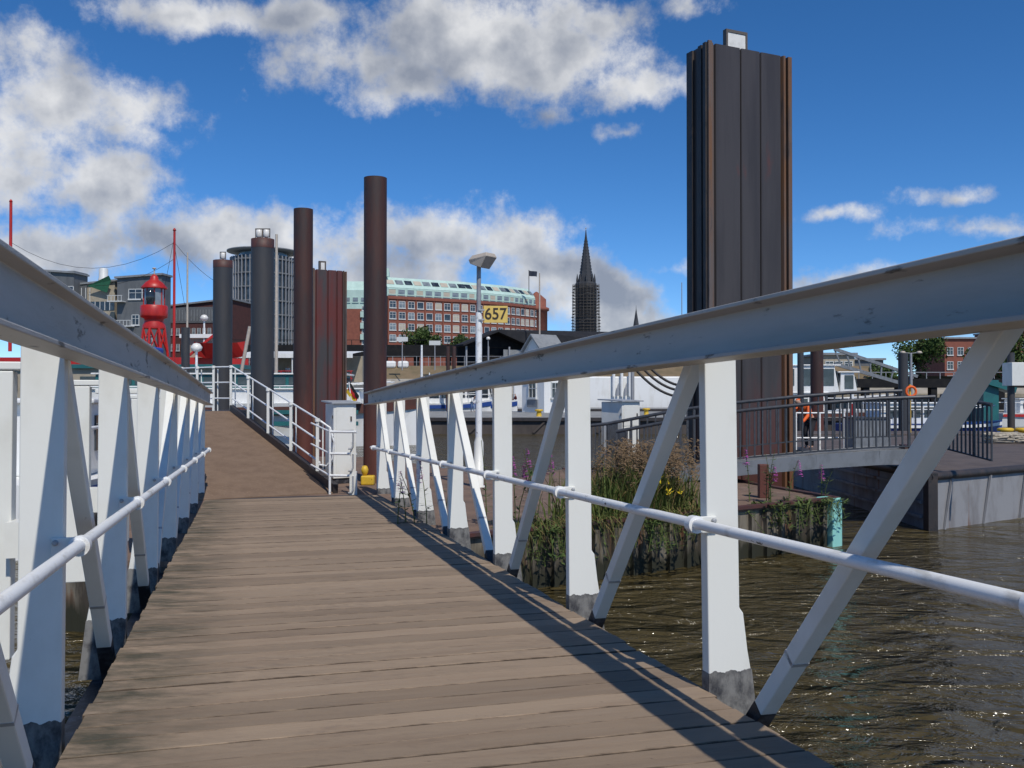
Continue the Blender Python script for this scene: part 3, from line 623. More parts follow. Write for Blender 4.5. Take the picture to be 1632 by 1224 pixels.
# ---------------------------------------------------------------- small arched footbridge with dark railings
fb = thing('footbridge', 'small arched footbridge with dark grey bar railings beside the big sheet pile', 'footbridge', (5.5, 20, PZ))
fpts = [(955, 21.6, .86), (1000, 21.2, .90), (1100, 20.7, 1.18), (1190, 20.3, 1.35), (1300, 20.0, 1.50), (1400, 19.8, 1.60), (1490, 19.7, 1.64)]
fr = [Vector(((x - 816) / F * Y, Y, z)) for x, Y, z in fpts]; off = Vector((.55, 1.55, 0))
fr[0] = fr[1] + (fr[1] - fr[2]) * .18
def railing(par, pts, h, n, name='railing', lean=Vector((0, 0, 0)), drop=.06):
    def at(f):
        k = f * (len(pts) - 1); i = min(int(k), len(pts) - 2); return pts[i].lerp(pts[i + 1], k - i)
    up = Vector((0, 0, 1)) * h + lean
    MB().tube([p + up for p in pts], .040, 8).build('top_rail', 'fence_grey', par)
    b = MB()
    for a, c in zip(pts[:-1], pts[1:]): b.bar(a + Vector((0, 0, drop)), c + Vector((0, 0, drop)), .05, .03)
    b.build('bottom_rail', 'fence_grey', par)
    for i in range(n + 1):
        p = at(i / n); w = .030 if i % 8 else .05
        MB().bar(p + Vector((0, 0, drop)), p + up, w, w, (1, 0, 0)).build('baluster' if i % 8 else 'railing_post', 'fence_grey', par)
railing(fb, fr, 1.08, 52)
railing(fb, [fr[0] + off + Vector((-1.25, .1, .06))] + [p + off + Vector((-.6, 0, .13)) for p in fr], 1.08, 50)
b = MB(); bs = MB()
for a, c in zip(fr[:-1], fr[1:]):
    v = [a, c, c + off, a + off]; dn = Vector((0, 0, -.05))
    b.add([p for p in v] + [p + dn for p in v], [(0, 1, 2, 3), (7, 6, 5, 4), (0, 4, 5, 1), (2, 6, 7, 3)])
b.build('walkway', 'concrete_grey', fb)
for o_ in (Vector((0, -.03, -.16)), off + Vector((0, .03, -.16))):
    b = MB()
    for a, c in zip(fr[:-1], fr[1:]): b.bar(a + o_, c + o_, .05, .30)
    b.build('side_girder', 'bridge_grey', fb)

# swung-open gate panel on the steel barge
gp = thing('railing_panel', 'dark grey bar railing panel at the right end of the footbridge', 'railing', (9.2, 19.5, 1.15))
g0 = P(1500, 716, 20.0); g1 = P(1580, 737, 18.6)
railing(gp, [g0, g0.lerp(g1, .5), g1], 1.14, 12, drop=.04)

# ---------------------------------------------------------------- steel barge, right
BZ = 1.15
ba = Vector((8.45, 19.1)); bd = ed
bpoly = [tuple(ba), tuple(ba + ed * 14), (20.5, 37.5), (8.7, 37.0)]
barge = thing('steel_barge', 'grey steel work barge with rust streaks at the right edge', 'barge', (ba.x, ba.y, 0))
MB().prism(bpoly, -.7, BZ - .09).build('hull', 'barge_side', barge)
MB().prism(bpoly, BZ - .088, BZ).build('deck', 'barge_top', barge)
b = MB()
for a, c in ((bpoly[0], bpoly[1]), (bpoly[0], bpoly[3])):
    b.tube([(a[0], a[1], BZ - .05), (c[0], c[1], BZ - .05)], .09, 10)
b.build('rubbing_strake', 'dark_steel', barge)
for k in range(9):
    p = ba + ed * (.35 + 1.5 * k) - en * .02
    MB().bar((p.x, p.y, -.6), (p.x + .35, p.y + .20, BZ - .12), .05, .03).build('hull_frame', 'barge_side', barge)
MB().box(ba.x - .03, ba.x + .16, ba.y - .05, ba.y + .2, -.7, BZ + .02).build('corner_post', 'dark_steel', barge)
for k in range(3):
    p = ba + Vector((0, .3)); MB().bar((p.x - .03, p.y, .25 + .3 * k), (p.x + .01, p.y + 7, .25 + .3 * k), .05, .06).build('side_strake', 'barge_side', barge)
MB().box(8.30, 8.55, 19.9, 20.2, BZ, BZ + .55).build('bridge_bearing', 'pile_cap_red', barge)

def bollard(label, loc, s=1.0):
    o = thing('bollard', label, 'bollard', tuple(loc), group='yellow mooring bollards')
    MB().lathe([(.2 * s, 0), (.17 * s, .06 * s), (.15 * s, .30 * s), (.17 * s, .34 * s)], loc, 18).build('stem', 'yellow', o)
    MB().lathe([(.25 * s, .34 * s), (.27 * s, .37 * s), (.27 * s, .43 * s), (.2 * s, .46 * s)], loc, 18).build('head', 'yellow', o)
    return o
for lab, x, y, Y, s in (('left of two yellow bollards on the steel barge deck', 1602, 702, 33, 1.0), ('right of two yellow bollards at the photo edge on the barge', 1630, 702, 33, 1.0)):
    p = P(x, y, Y); p.z = BZ; bollard(lab, p, s)
p = P(583, 766, 20.0); p.z = PZ
o = thing('mooring_cleat', 'small yellow mooring cleat between white cabinet and tall pile', 'bollard', tuple(p))
MB().box(p.x - .09, p.x + .19, p.y - .12, p.y + .12, p.z, p.z + .2).build('block', 'yellow', o, bevel=.03)
MB().lathe([(.02, .2), (.05, .22), (.075, .28), (.08, .33), (.05, .40), (.01, .41)], p + Vector((-.02, 0, 0)), 14).build('knob', 'yellow', o)
# ropes heaped beside the bollards
for lab, x in (('heap of pale mooring rope beside the left barge bollard', 1592), ('heap of pale mooring rope beside the right barge bollard', 1622)):
    p = P(x, 708, 31.5); p.z = BZ; rnd = random.Random(x); pts = []
    for k in range(120):
        a = k * .55; r = .18 + .2 * rnd.random(); pts.append((p.x + r * math.cos(a) * 1.5, p.y + r * math.sin(a), p.z + .03 + .0022 * k + .05 * rnd.random()))
    tag(MB().tube(pts, .035, 6).build('mooring_rope', 'rope'), lab, 'rope')
# ================================================================ BACKGROUND: docks, boats, buildings
def dock(label, poly, z0, z1, side='concrete_grey', top='concrete'):
    o = thing('floating_dock', label, 'dock', (poly[0][0], poly[0][1], 0))
    MB().prism(poly, z0, z1 - .22).build('hull', side, o)
    MB().prism([(x, y) for x, y in poly], z1 - .218, z1).build('deck', top, o)
    (xa, ya), (xb, yb) = poly[0], poly[1]
    for k in range(1, 12):
        f = k / 12; p = Vector((xa + (xb - xa) * f, ya + (yb - ya) * f - .06, 0))
        MB().bar((p.x, p.y, 0.1), (p.x + .8, p.y, z1 - .3), .12, .12).build('hull_brace', side, o)
    MB().bar((xa, ya - .1, z1 - .12), (xb, yb - .1, z1 - .12), .2, .24).build('fender', 'dark_steel', o)
    return o
dock('long dark floating dock across the water behind the lamp post', [(-30, 66.5), (24, 66.5), (24, 92), (-30, 92)], -1, 1.18, 'dock_side', 'concrete_grey')
dock('rear floating dock below the white hull, with a walker on it', [(-12, 108), (32, 108), (32, 121), (-12, 121)], -1, 1.18, 'dock_side', 'concrete_grey')
dock('pale concrete floating dock with yellow bollards behind the steel barge', [(36, 84), (75, 88), (75, 96), (36, 93)], -1, 1.3, 'concrete', 'concrete')
for lab, x, Y in (('yellow bollard on the far dock behind the gangway end', 651, 70), ('yellow bollard on the far dock beside the kiosk', 859, 70), ('small yellow bollard on the far dock right of the second cabinet', 1030, 76)):
    p = Vector(((x - 816) / F * Y, Y, 1.18)); bollard(lab, p, 1.15)
for lab, x in (('yellow bollard on the concrete dock beside the diagonal strut', 1543), ('yellow bollard on the concrete dock at the photo edge', 1628)):
    p = Vector(((x - 816) / F * 88.5, 88.5 + (.6 if x > 1600 else 0), 1.3)); bollard(lab, p, 1.7)

def window(parent, w, h, loc, rz, frame='window_white', pane='glass_dark', cross=True, cache={}):
    key = (round(w, 2), round(h, 2), frame, pane, cross)
    if key not in cache:
        t = min(.13, w * .075); f = MB()
        f.box(-w / 2, w / 2, -.10, .02, h / 2 - t, h / 2).box(-w / 2 - .08, w / 2 + .08, -.20, .02, -h / 2 - t * .6, -h / 2 + t * 1.6)
        f.box(-w / 2, -w / 2 + t, -.10, .02, -h / 2, h / 2).box(w / 2 - t, w / 2, -.10, .02, -h / 2, h / 2)
        if cross: f.box(-t * .3, t * .3, -.09, .02, -h / 2, h / 2).box(-w / 2, w / 2, -.09, .02, h * .12, h * .12 + t * .6)
        p = MB().box(-w / 2 + .01, w / 2 - .01, -.04, .01, -h / 2 + .01, h / 2 - .01)
        cache[key] = (f.mesh('window', frame), p.mesh('pane', pane))
    fm, pm = cache[key]
    o = inst('window', fm, parent, loc, (0, 0, rz)); inst('pane', pm, o); return o

def boat(label, loc, rz, L, B, fb, hull='ship_white', stripe=None, cabins=(), cat='boat', name='harbour_boat', group='boats in the harbour', mast=0):
    o = thing(name, label, cat, loc, (0, 0, rz), group)
    st = [(-.5, .80, 0), (-.3, .98, 0), (0, 1, 0), (.25, .88, .03), (.4, .55, .12), (.5, .04, .22)]
    vs = []
    for s, w, r in st:
        h = fb * (1 + r)
        vs += [(s * L, -w * B / 2 * .7, -.6), (s * L * 1.0, -w * B / 2, h), (s * L, w * B / 2, h), (s * L, w * B / 2 * .7, -.6)]
    fs = []
    for i in range(len(st) - 1):
        for j in range(3): fs.append((i * 4 + j, i * 4 + j + 1, i * 4 + 5 + j, i * 4 + 4 + j))
        fs.append((i * 4, i * 4 + 3, i * 4 + 7, i * 4 + 4))
    fs += [(0, 1, 2, 3), (23, 22, 21, 20)]
    h_ = MB().add(vs, fs).build('hull', hull, o)
    if stripe:
        v2 = []
        for s, w, r in st:
            h = fb * (1 + r); g = .03
            v2 += [(s * L, -w * B / 2 - g, h * .72), (s * L, -w * B / 2 - g, h * .92), (s * L, w * B / 2 + g, h * .92), (s * L, w * B / 2 + g, h * .72)]
        f2 = [(i * 4, i * 4 + 1, i * 4 + 5, i * 4 + 4) for i in range(5)] + [(i * 4 + 2, i * 4 + 3, i * 4 + 7, i * 4 + 6) for i in range(5)]
        MB().add(v2, f2).build('rubbing_strip', stripe, h_)
    for (x0, x1, w, z0, z1, mat, nwin, wh) in cabins:
        zb = fb + z0; zt = fb + z1
        c = MB().extr([(x0, zb), (x1, zb), (x1 - .18 * (zt - zb), zt), (x0 + .06, zt)], 'y', -w / 2, w / 2).build('cabin', mat, o, bevel=.04)
        MB().box(x0 - .15, x1 + .1, -w / 2 - .12, w / 2 + .12, zt + .002, zt + .09).build('roof', 'ship_white', c, bevel=.03)
        if nwin:
            ww = (x1 - x0 - .5) / nwin
            for k in range(nwin):
                xc = x0 + .25 + ww * (k + .5); hh = (zt - zb) * wh
                for sy in (-1, 1): inst('window', MB().box(-ww * .40, ww * .40, -.03, .03, -hh / 2, hh / 2).mesh('window', 'glass_dark'), c, (xc, sy * (w / 2 + .005), zb + (zt - zb) * .58))
            inst('windscreen', MB().box(-.02, .02, -w * .42, w * .42, -(zt - zb) * .22, (zt - zb) * .22).mesh('windscreen', 'glass_dark'), c, (x1 - .05, 0, zb + (zt - zb) * .6), (0, R(-10), 0))
    for s in (-1, 1):
        MB().tube([(-L * .48, s * B * .40, fb + .9), (L * .2, s * B * .44, fb + .95), (L * .42, s * B * .22, fb + 1.2)], .035, 6).build('hand_rail', 'rail_paint', o)
        for k in range(7):
            x = -L * .46 + k * L * .115; MB().tube([(x, s * B * .41, fb), (x, s * B * .41, fb + .92)], .025, 5).build('stanchion', 'rail_paint', o)
    if mast: MB().tube([(0, 0, fb), (0, 0, fb + mast)], .06, 8).build('mast', 'rail_paint', o)
    return o
# excursion ferry moored behind the ramp: teal band, white sides, brown belting
fy = boat('white and teal excursion ferry moored behind the ramp railing', (-14.6, 52, 0), R(2), 19, 5, 2.3, 'ship_white', 'ship_brown', [(-8.2, 6.5, 4.2, 0, .75, 'ship_white', 0, .5), (-7.6, 5.5, 3.8, .76, 1.55, 'ship_teal', 14, .5)], 'ferry', 'excursion_ferry')
for z in (1.15, 1.75): MB().box(-9.2, 6.4, -2.53, -2.49, z, z + .22).build('teal_stripe', 'ship_teal', fy)
# flag at its stern
fl = thing('stern_flag', 'black red and gold flag hanging between red sheet pile and tall pile', 'flag', tuple(P(560, 640, 44)))
a = P(560, 640, 44); tp = P(556, 609, 44)
MB().tube([a, tp], .03, 6).build('staff', 'rail_paint', fl)
for k, mt in enumerate(('flag_black', 'flag_red', 'flag_gold')):
    vs = []; n = 6
    for i in range(n + 1):
        f = i / n; x = tp.x + .06 + f * .42; z = tp.z - .02 - f * .62 - k * .15 * (1 - .4 * f); y = tp.y + .05 * math.sin(f * 7 + k)
        vs += [(x - k * .07, y, z), (x - k * .07 - .05, y + .02, z - .17)]
    MB().add(vs, [(i * 2, i * 2 + 1, i * 2 + 3, i * 2 + 2) for i in range(n)]).build('band', mt, fl)
boat('white motor launch with blue strip behind the gangway end posts', (-8.6, 98, 0), R(4), 13, 3.6, 1.9, 'ship_white', 'ship_blue', [(-4, 2.6, 2.6, 0, 1.7, 'ship_white', 5, .5)], mast=3.2)
boat('white cabin boat with dark windows seen left of the lamp post', (-4.4, 100, 0), R(-6), 10, 3.2, 1.9, 'ship_white', 'ship_blue', [(-3, 2.4, 2.4, 0, 1.9, 'ship_white', 4, .55)], mast=2.2)
boat('white and grey launch lying left of the gangway truss', (-9.8, 21.5, 0), R(100), 12, 3.4, 1.25, 'ship_white', 'ship_blue', [(-4.2, 2.0, 2.4, 0, 1.35, 'ship_white', 5, .5)])
boat('white harbour launch with big wheelhouse windows right of the sheet pile', (22.3, 70, 0), R(-2), 14, 4, 1.6, 'ship_white', 'ship_brown', [(-5, .7, 2.8, 0, 1.3, 'ship_white', 5, .45), (-3.2, 1.6, 2.8, 1.32, 3.3, 'ship_white', 3, .62), (1.7, 3.0, 2.4, 1.2, 2.8, 'ship_white', 1, .62)], mast=4.4)
boat('blue and white pleasure boat behind the footbridge railing', (27.0, 62, 0), R(5), 11, 3.2, .9, 'ship_blue', 'ship_white', [(-3.4, 2.2, 2.3, 0, 1.3, 'ship_white', 4, .5)])
boat('small white motorboat with orange trim moored at the far right', (46.5, 84, 0), R(12), 8, 2.8, 1.2, 'ship_white', 'ship_red', [(-2.2, 1.2, 2.0, 0, 1.2, 'ship_white', 3, .5)])

# long white hull behind the rear dock
wh = thing('white_ship', 'long plain white ship side behind the kiosk and the cables', 'ship', (14, 124, 0))
MB().box(.2, 33, 122.5, 132, -.5, 5.2).build('hull', 'ship_white', wh, bevel=.15)
MB().box(.1, 33.1, 122.4, 122.5, .6, 1.0).build('belting', 'ship_brown', wh)
for k in range(3):
    x = 13.2 + 1.05 * k; MB().tube([(x, 122.2, 2.6), (x, 122.2, 6.4)], .2, 10).build('vent_pipe', 'ship_white', wh)
    if k < 2: MB().add([(x + .36, 122.1, 2.7), (x + .68, 122.1, 2.7), (x + .68, 122.1, 4.4), (x + .5, 122.1, 4.1), (x + .38, 122.1, 3.4)], [(0, 1, 2, 3, 4)]).build('vent_opening', 'lamp_grey', wh)

# kiosk house on the far dock
kx, ky = (866 - 816) / F * 87, 87
ki = thing('kiosk_house', 'tall pale kiosk with grey gabled roof on the far dock', 'kiosk', (kx, ky, 1.18), (0, 0, R(38)))
MB().box(-1.25, 1.25, -1.6, 1.6, 0, 5.6).build('wall', 'ship_white', ki)
MB().extr([(-1.7, 5.45), (-1.6, 5.35), (0, 7.0), (1.6, 5.35), (1.7, 5.45), (0, 7.2)], 'x', -1.55, 1.55).build('roof', 'roof_grey', ki)
MB().extr([(-1.6, 5.58), (1.6, 5.58), (0, 7.0)], 'x', -1.22, 1.22).build('gable', 'ship_white', ki)
for z in (2.0, 4.2):
    window(ki, 1.1, 1.5, (-1.26, 0, z), R(-90)); window(ki, .9, 1.5, (0, -1.61, z), 0)
MB().box(-1.36, -1.26, -.75, .75, .5, 1.15).build('bay_panel', 'roof_grey', ki)

# black cables slung from the pontoon crane to the sheet pile
for i, (x0, y0, x1, y1, sag) in enumerate(((1004, 578, 1100, 632, .28), (1012, 572, 1100, 622, .26), (1022, 570, 1100, 615, .22))):
    a, b_ = P(x0, y0, 24.6), P(x1, y1, 24.2); pts = []
    for k in range(13):
        f = k / 12; p = a.lerp(b_, f); p.z -= sag * 4 * f * (1 - f); pts.append(p)
    tag(MB().tube(pts, .033, 8).build('slung_cable', 'rubber'), ['lowest', 'middle', 'highest'][i] + ' of three black cables sagging towards the big sheet pile', 'cable', 'black slung cables')
cp = P(1008, 640, 24.6)
cb = thing('cable_mast', 'slim grey mast carrying the black cables behind the second cabinet', 'mast', (cp.x, cp.y, 0))
MB().tube([(cp.x, cp.y, -1), (cp.x, cp.y, P(0, 572, 23.6).z)], .05, 10).build('pole', 'lamp_grey', cb)
MB().box(cp.x - .06, cp.x + .36, cp.y - .04, cp.y + .04, P(0, 580, 23.6).z, P(0, 574, 23.6).z).build('cross_arm', 'lamp_grey', cb)

# rust piles pair and thin poles in front of the bank
round_pile('left of two thin rusty piles in front of the sandy bank', 711, 717, 552, 95, 'pile_rust')
round_pile('right of two thin rusty piles in front of the sandy bank', 720.5, 726.5, 552, 95, 'pile_rust')
round_pile('dark grey pile beside the twin-arm lamp on the right', 1432, 1447, 563, 45, 'pile_grey')
round_pile('grey pile standing behind the right edge of the big sheet pile', 1271, 1281, 560, 60, 'pile_grey')
round_pile('second rusty pile behind the big sheet pile, near the white launch', 1292, 1312, 556, 52, 'pile_rust')
def pole(label, x, y0, y1, Y, r, mat='rail_paint', cat='pole', name='thin_pole', head=None):
    a, b_ = P(x, y1, Y), P(x, y0, Y); o = thing(name, label, cat, tuple(a))
    MB().tube([a, b_], r, 8, r * .7).build('pole', mat, o)
    if head == 'ball': MB().lathe([(.02, -.2), (.28, -.1), (.34, .1), (.2, .3), (.02, .35)], b_, 12).build('globe', 'lantern_glass', o)
    if head == 'twin':
        for s in (-1, 1):
            MB().tube([b_, b_ + Vector((s * .35, 0, .03))], .02, 6).build('arm', mat, o)
            MB().lathe([(.05, -.06), (.16, -.02), (.12, .06), (.02, .09)], b_ + Vector((s * .42, 0, .03)), 10).build('lamp_head', 'lamp_beige', o)
    if head == 'board': MB().box(b_.x - .9, b_.x + .9, b_.y - .1, b_.y, b_.z - .1, b_.z + .6).build('board', 'window_white', o)
    return o
pole('white mast rising from a boat in front of the bank', 672, 550, 622, 96, .14)
pole('twin-arm street lamp beside the dark pile on the right', 1452, 563, 640, 48, .09, 'lamp_grey', 'lamp post', 'street_lamp', 'twin')
pole('white lamp pole with round head left of the lone-lantern pile', 325, 508, 590, 78, .10, 'rail_paint', 'lamp post', 'street_lamp', 'ball')
pole('white lamp pole with flat head in front of the red ship', 313, 556, 640, 55, .10, 'rail_paint', 'lamp post', 'street_lamp', 'ball')
pole('white notice board on a pole below the brick building', 641, 543, 590, 150, .1, 'lamp_grey', 'sign', 'notice_board', 'board')
pole('second notice board on a pole near the station', 693, 549, 590, 150, .1, 'lamp_grey', 'sign', 'notice_board', 'board')
pole('slim grey lamp pole in front of the station', 778, 540, 590, 150, .1, 'lamp_grey', 'lamp post', 'street_lamp', 'ball')
pole('tall thin white mast left of the round glass tower', 298, 402, 560, 74, .09, 'lamp_beige')
pole('pale sailing mast between dark pile and rust pile', 440, 373, 600, 60, .12, 'lamp_beige')
pole('tall flag mast in front of the brick building corner', 860, 435, 545, 165, .16, 'lamp_beige')
pole('very thin mast left of the big sheet pile', 1087, 450, 640, 200, .12, 'lamp_grey')

# slanting spar in front of the glass tower
tag(MB().tube([P(384, 596, 62), P(398, 520, 62)], .12, 8).build('loading_spar', 'lamp_beige'), 'pale slanting spar between the two dark grey piles', 'spar')

# ---------------------------------------------------------------- red lightship
LY = 80
def LP(x, y, dy=0): return P(x, y, LY + dy)
ls = thing('lightship', 'red lightship with lantern tower and two red masts', 'ship', (LP(245, 0).x, LY, 0))
hp = [(-45, LY - 3), (-26, LY - 3), (-22.4, LY), (-26, LY + 3), (-45, LY + 3), (-47.5, LY)]
MB().prism(hp, -.5, 5.2).build('hull', 'ship_red', ls)
MB().prism([(x, y + (.0 if y > LY else -.06)) for x, y in hp], 5.202, 5.85).build('bulwark', 'ship_red', ls)
cx = LP(245, 0).x
def lz(y): return LP(0, y).z
tw = MB(); k0 = LY / F
n = 8
for i in range(n):
    a0 = 2 * math.pi * i / n; a1 = a0 + 2 * math.pi / n
    r0, r1 = 23 * k0, 17 * k0; zb, zt = lz(568), lz(523)
    p0 = Vector((cx + r0 * math.cos(a0), LY + r0 * math.sin(a0), zb)); p1 = Vector((cx + r1 * math.cos(a0), LY + r1 * math.sin(a0), zt))
    q1 = Vector((cx + r1 * math.cos(a1), LY + r1 * math.sin(a1), zt)); q0 = Vector((cx + r0 * math.cos(a1), LY + r0 * math.sin(a1), zb))
    MB().bar(p0, p1, .16, .16).build('tower_leg', 'ship_red', ls)
    MB().bar(p0.lerp(p1, .1), q1, .08, .08).bar(q0.lerp(q1, .1), p1, .08, .08).build('tower_brace', 'ship_red', ls)
MB().lathe([(17.5 * k0, lz(524)), (18 * k0, lz(520)), (15 * k0, lz(514)), (15 * k0, lz(508)), (20 * k0, lz(506)), (21 * k0, lz(503)), (21 * k0, lz(489)), (19.5 * k0, lz(487))], (cx, LY, 0), 28).build('drum', 'ship_red', ls)
ln = MB().lathe([(15 * k0, lz(487)), (15 * k0, lz(460))], (cx, LY, 0), 24).build('lantern_room', 'glass_pale', ls)
MB().lathe([(5 * k0, lz(485)), (7.5 * k0, lz(478)), (7.5 * k0, lz(468)), (4 * k0, lz(463))], (cx, LY - .86, 0), 16).build('lens', 'glass_dark', ln)
for i in range(8):
    a0 = 2 * math.pi * (i + .5) / 8; p = Vector((cx + 15.6 * k0 * math.cos(a0), LY + 15.6 * k0 * math.sin(a0), lz(488)))
    MB().bar(p, p + Vector((0, 0, 28 * k0)), .07, .07).build('mullion', 'ship_red', ln)
MB().lathe([(20 * k0, lz(460)), (20.5 * k0, lz(458.5)), (13 * k0, lz(450)), (6.5 * k0, lz(445.5)), (6 * k0, lz(441)), (3 * k0, lz(438)), (1 * k0, lz(437))], (cx, LY, 0), 24).build('lantern_roof', 'ship_red', ls)
MB().tube([(cx, LY, lz(438)), (cx, LY, lz(429))], .05, 6).lathe([(.03, 0), (.17, .05), (.17, .12), (.03, .16)], (cx, LY, lz(429)), 10).build('finial', 'lamp_beige', ls)
for x, y0, y1, r in ((277, 368, 570, .12), (15.5, 322, 560, .15)):
    a, b_ = LP(x, y1), LP(x, y0); m_ = MB().tube([a, b_], r, 10, r * .8).build('mast', 'ship_red', ls)
    MB().lathe([(.02, 0), (.16, .05), (.1, .2), (.02, .28)], b_, 8).build('mast_cap', 'ship_red', m_)
def wire(a, b_, sag, r=.016):
    pts = []
    for k in range(11):
        f = k / 10; p = a.lerp(b_, f); p.z -= sag * 4 * f * (1 - f); pts.append(p)
    return MB().tube(pts, r, 4, cap=False)
for a, b_, s in ((LP(277, 386), LP(16, 386), 2.2), (LP(277, 412), LP(150, 455), .6), (LP(277, 386), LP(345, 450), .3), (LP(277, 375), LP(262, 455), .05), (LP(277, 390), LP(297, 505), .05)):
    wire(a, b_, s).build('rigging', 'rubber', ls)
MB().box(LP(245, 0).x, LP(272, 0).x, LY - 3.4, LY - 1.5, lz(568), lz(556)).build('tarpaulin', 'tarp_blue', ls, bevel=.2)
c = MB().box(LP(308, 0).x, LP(348, 0).x, LY - 1.8, LY + 1.8, lz(580), lz(541)).build('deckhouse', 'beige_clad', ls)
MB().box(LP(300, 0).x, LP(352, 0).x, LY - 2.2, LY + 2.2, lz(541) + .002, lz(535)).build('deckhouse_roof', 'ship_white', c)
MB().bar(LP(302, 566, -3), LP(344, 531, -3), .18, .18).build('derrick', 'ship_red', ls)
ph = thing('pontoon_house', 'low tan pontoon house with teal roof edge in front of the lightship', 'pontoon', (-35, 72, 0))
MB().box(-52, -20.4, 70, 74, -.5, 4.75).build('wall', 'beige_clad', ph)
MB().box(-52.2, -20.2, 69.7, 74.2, 4.752, 5.05).build('roof_edge', 'ship_teal', ph)
for k in range(16): inst('window', MB().box(-.6, .6, -.06, .02, -.55, .55).mesh('window', 'glass_dark'), ph, (-51 + 35 + 1.95 * k, 69.96 - 72, 3.6))
MB().box(-52.3, -20.1, 69.6, 69.7, 1.9, 2.4).build('fender', 'ship_brown', ph)
# ship's boat
vs = []
lbx = [(-.5, .5, .15), (-.3, .95, 0), (.1, 1, 0), (.35, .8, .05), (.5, .1, .2)]
pp = LP(352, 569, -3.4)
for s, w, r in lbx: vs += [(pp.x + s * 4.2, pp.y - w * .7, pp.z + 1.1 + r), (pp.x + s * 4.0, pp.y, pp.z - .1 + r), (pp.x + s * 4.2, pp.y + w * .7, pp.z + 1.1 + r)]
fs = [(i * 3 + j, i * 3 + j + 1, i * 3 + 4 + j, i * 3 + 3 + j) for i in range(4) for j in range(2)] + [(i * 3, i * 3 + 3, i * 3 + 5, i * 3 + 2) for i in range(4)]
MB().add(vs, fs).build('ships_boat', 'ship_red', ls)

# ---------------------------------------------------------------- terrace with red railing
tr = thing('terrace_deck', 'tan waterside terrace with red railing and white awning behind the piles', 'terrace', (-26, 104, 0))
MB().box(-29.5, -17, 101, 108, 0, 4.2).build('base', 'concrete', tr)
MB().box(-29.5, -17, 107, 108, 4.2, 7.2).build('back_wall', 'beige_clad', tr)
MB().add([(-29.6, 100.4, 7.2), (-17, 100.4, 7.2), (-17, 108, 7.8), (-29.6, 108, 7.8), (-29.6, 100.4, 6.75), (-17, 100.4, 6.75)], [(0, 1, 2, 3), (0, 4, 5, 1)]).build('awning', 'ship_white', tr)
for z in (4.55, 4.95, 5.35): MB().tube([(-29.4, 101.05, z), (-17.1, 101.05, z)], .05, 6).build('rail', 'ship_red', tr)
for k in range(9): MB().tube([(-29.3 + k * 1.5, 101.05, 4.2), (-29.3 + k * 1.5, 101.05, 5.4)], .05, 6).build('rail_post', 'ship_red', tr)
for k in range(3): MB().tube([(-29 + k * 5.5, 100.6, 4.2), (-29 + k * 5.5, 100.6, 6.8)], .07, 6).build('awning_post', 'ship_white', tr)

# ---------------------------------------------------------------- brick office with mint mansard
br = thing('brick_office', 'long red brick office block with mint green mansard roof', 'building', (-36, 273, 6), local=True)
br_off = Vector((-36, 273, 6))
segs = [((-36.0, 273.0), 28, 26.0, 9), ((-13.04, 285.2), 38, 16.0, 6), ((-.43, 295.05), 50, 14.0, 6)]
RW = random.Random(3); ztop = 31.7 - 6; zr1 = 34.2 - 6; zr2 = 37.6 - 6
for (px, py), ang, Ls, nw in segs:
    a = R(ang); mt = Matrix.Translation((px + 36, py - 273, 0)) @ Matrix.Rotation(a, 4, 'Z')
    def lb(x0, x1, y0, y1, z0, z1): return MB().box(x0, x1, y0, y1, z0, z1, mt)
    lb(0, Ls, 0, 14, -1, ztop).build('wall', 'brick', br)
    lb(-.1, Ls + .1, -.35, .0, ztop - .9, ztop - .4).build('cornice', 'brick', br)
    lb(-.05, Ls + .05, .5, 14, ztop, zr1).build('attic', 'mint', br)
    m_ = MB(); m_.add([mt @ Vector(p) for p in ((-.05, .45, zr1), (Ls + .05, .45, zr1), (Ls + .05, 4.2, zr2), (-.05, 4.2, zr2), (-.05, 14, zr2), (Ls + .05, 14, zr2), (-.05, 14, zr1), (Ls + .05, 14, zr1))], [(0, 1, 2, 3), (3, 2, 5, 4), (4, 5, 7, 6), (0, 3, 4, 6), (1, 7, 5, 2)])
    roof = m_.build('mansard_roof', 'mint', br)
    sp = Ls / nw
    for k in range(nw):
        xc = sp * (k + .5)
        for zc in (29.2, 26.0, 22.7, 19.4, 16.1):
            p = mt @ Vector((xc, -.02, zc - 6)); window(br, sp * .72, 2.15, p, a, pane=RW.choice(('glass_dark', 'glass_dark', 'glass_dark', 'glass_pale', 'glass_pale', 'blind')), cross=RW.random() < .8)
        lb(sp * k - .12, sp * k + .12, -.22, -.01, 4, ztop - .9).build('pilaster', 'brick', br)
        p = mt @ Vector((xc, .48, ztop + 1.25)); window(br, sp * .80, 1.7, p, a, 'mint', 'glass_pale' if (k % 3) else 'blind', False)
        # roof lights lie in the slope
        g = MB(); y0, z0 = .45 + 3.75 * .32, zr1 + (zr2 - zr1) * .32; y1, z1 = .45 + 3.75 * .72, zr1 + (zr2 - zr1) * .72; e_ = .07
        g.add([mt @ Vector(q) for q in ((xc - sp * .4, y0 - e_, z0 + e_), (xc + sp * .4, y0 - e_, z0 + e_), (xc + sp * .4, y1 - e_, z1 + e_), (xc - sp * .4, y1 - e_, z1 + e_))], [(0, 1, 2, 3)])
        g.build('roof_light', ('glass_pale', 'blind', 'glass_dark')[(k * 2 + int(ang)) % 3], roof)
cp_ = Vector((8.6 + 36 - .6, 305.8 - 273 + 2.6, 0))
MB().lathe([(3.6, -1), (3.6, ztop - 1.5), (4.2, ztop - 1.2), (4.2, ztop - .4), (3.2, ztop), (3.2, ztop + 2.5), (.3, ztop + 5)], cp_, 20).build('corner_turret', 'brick', br)
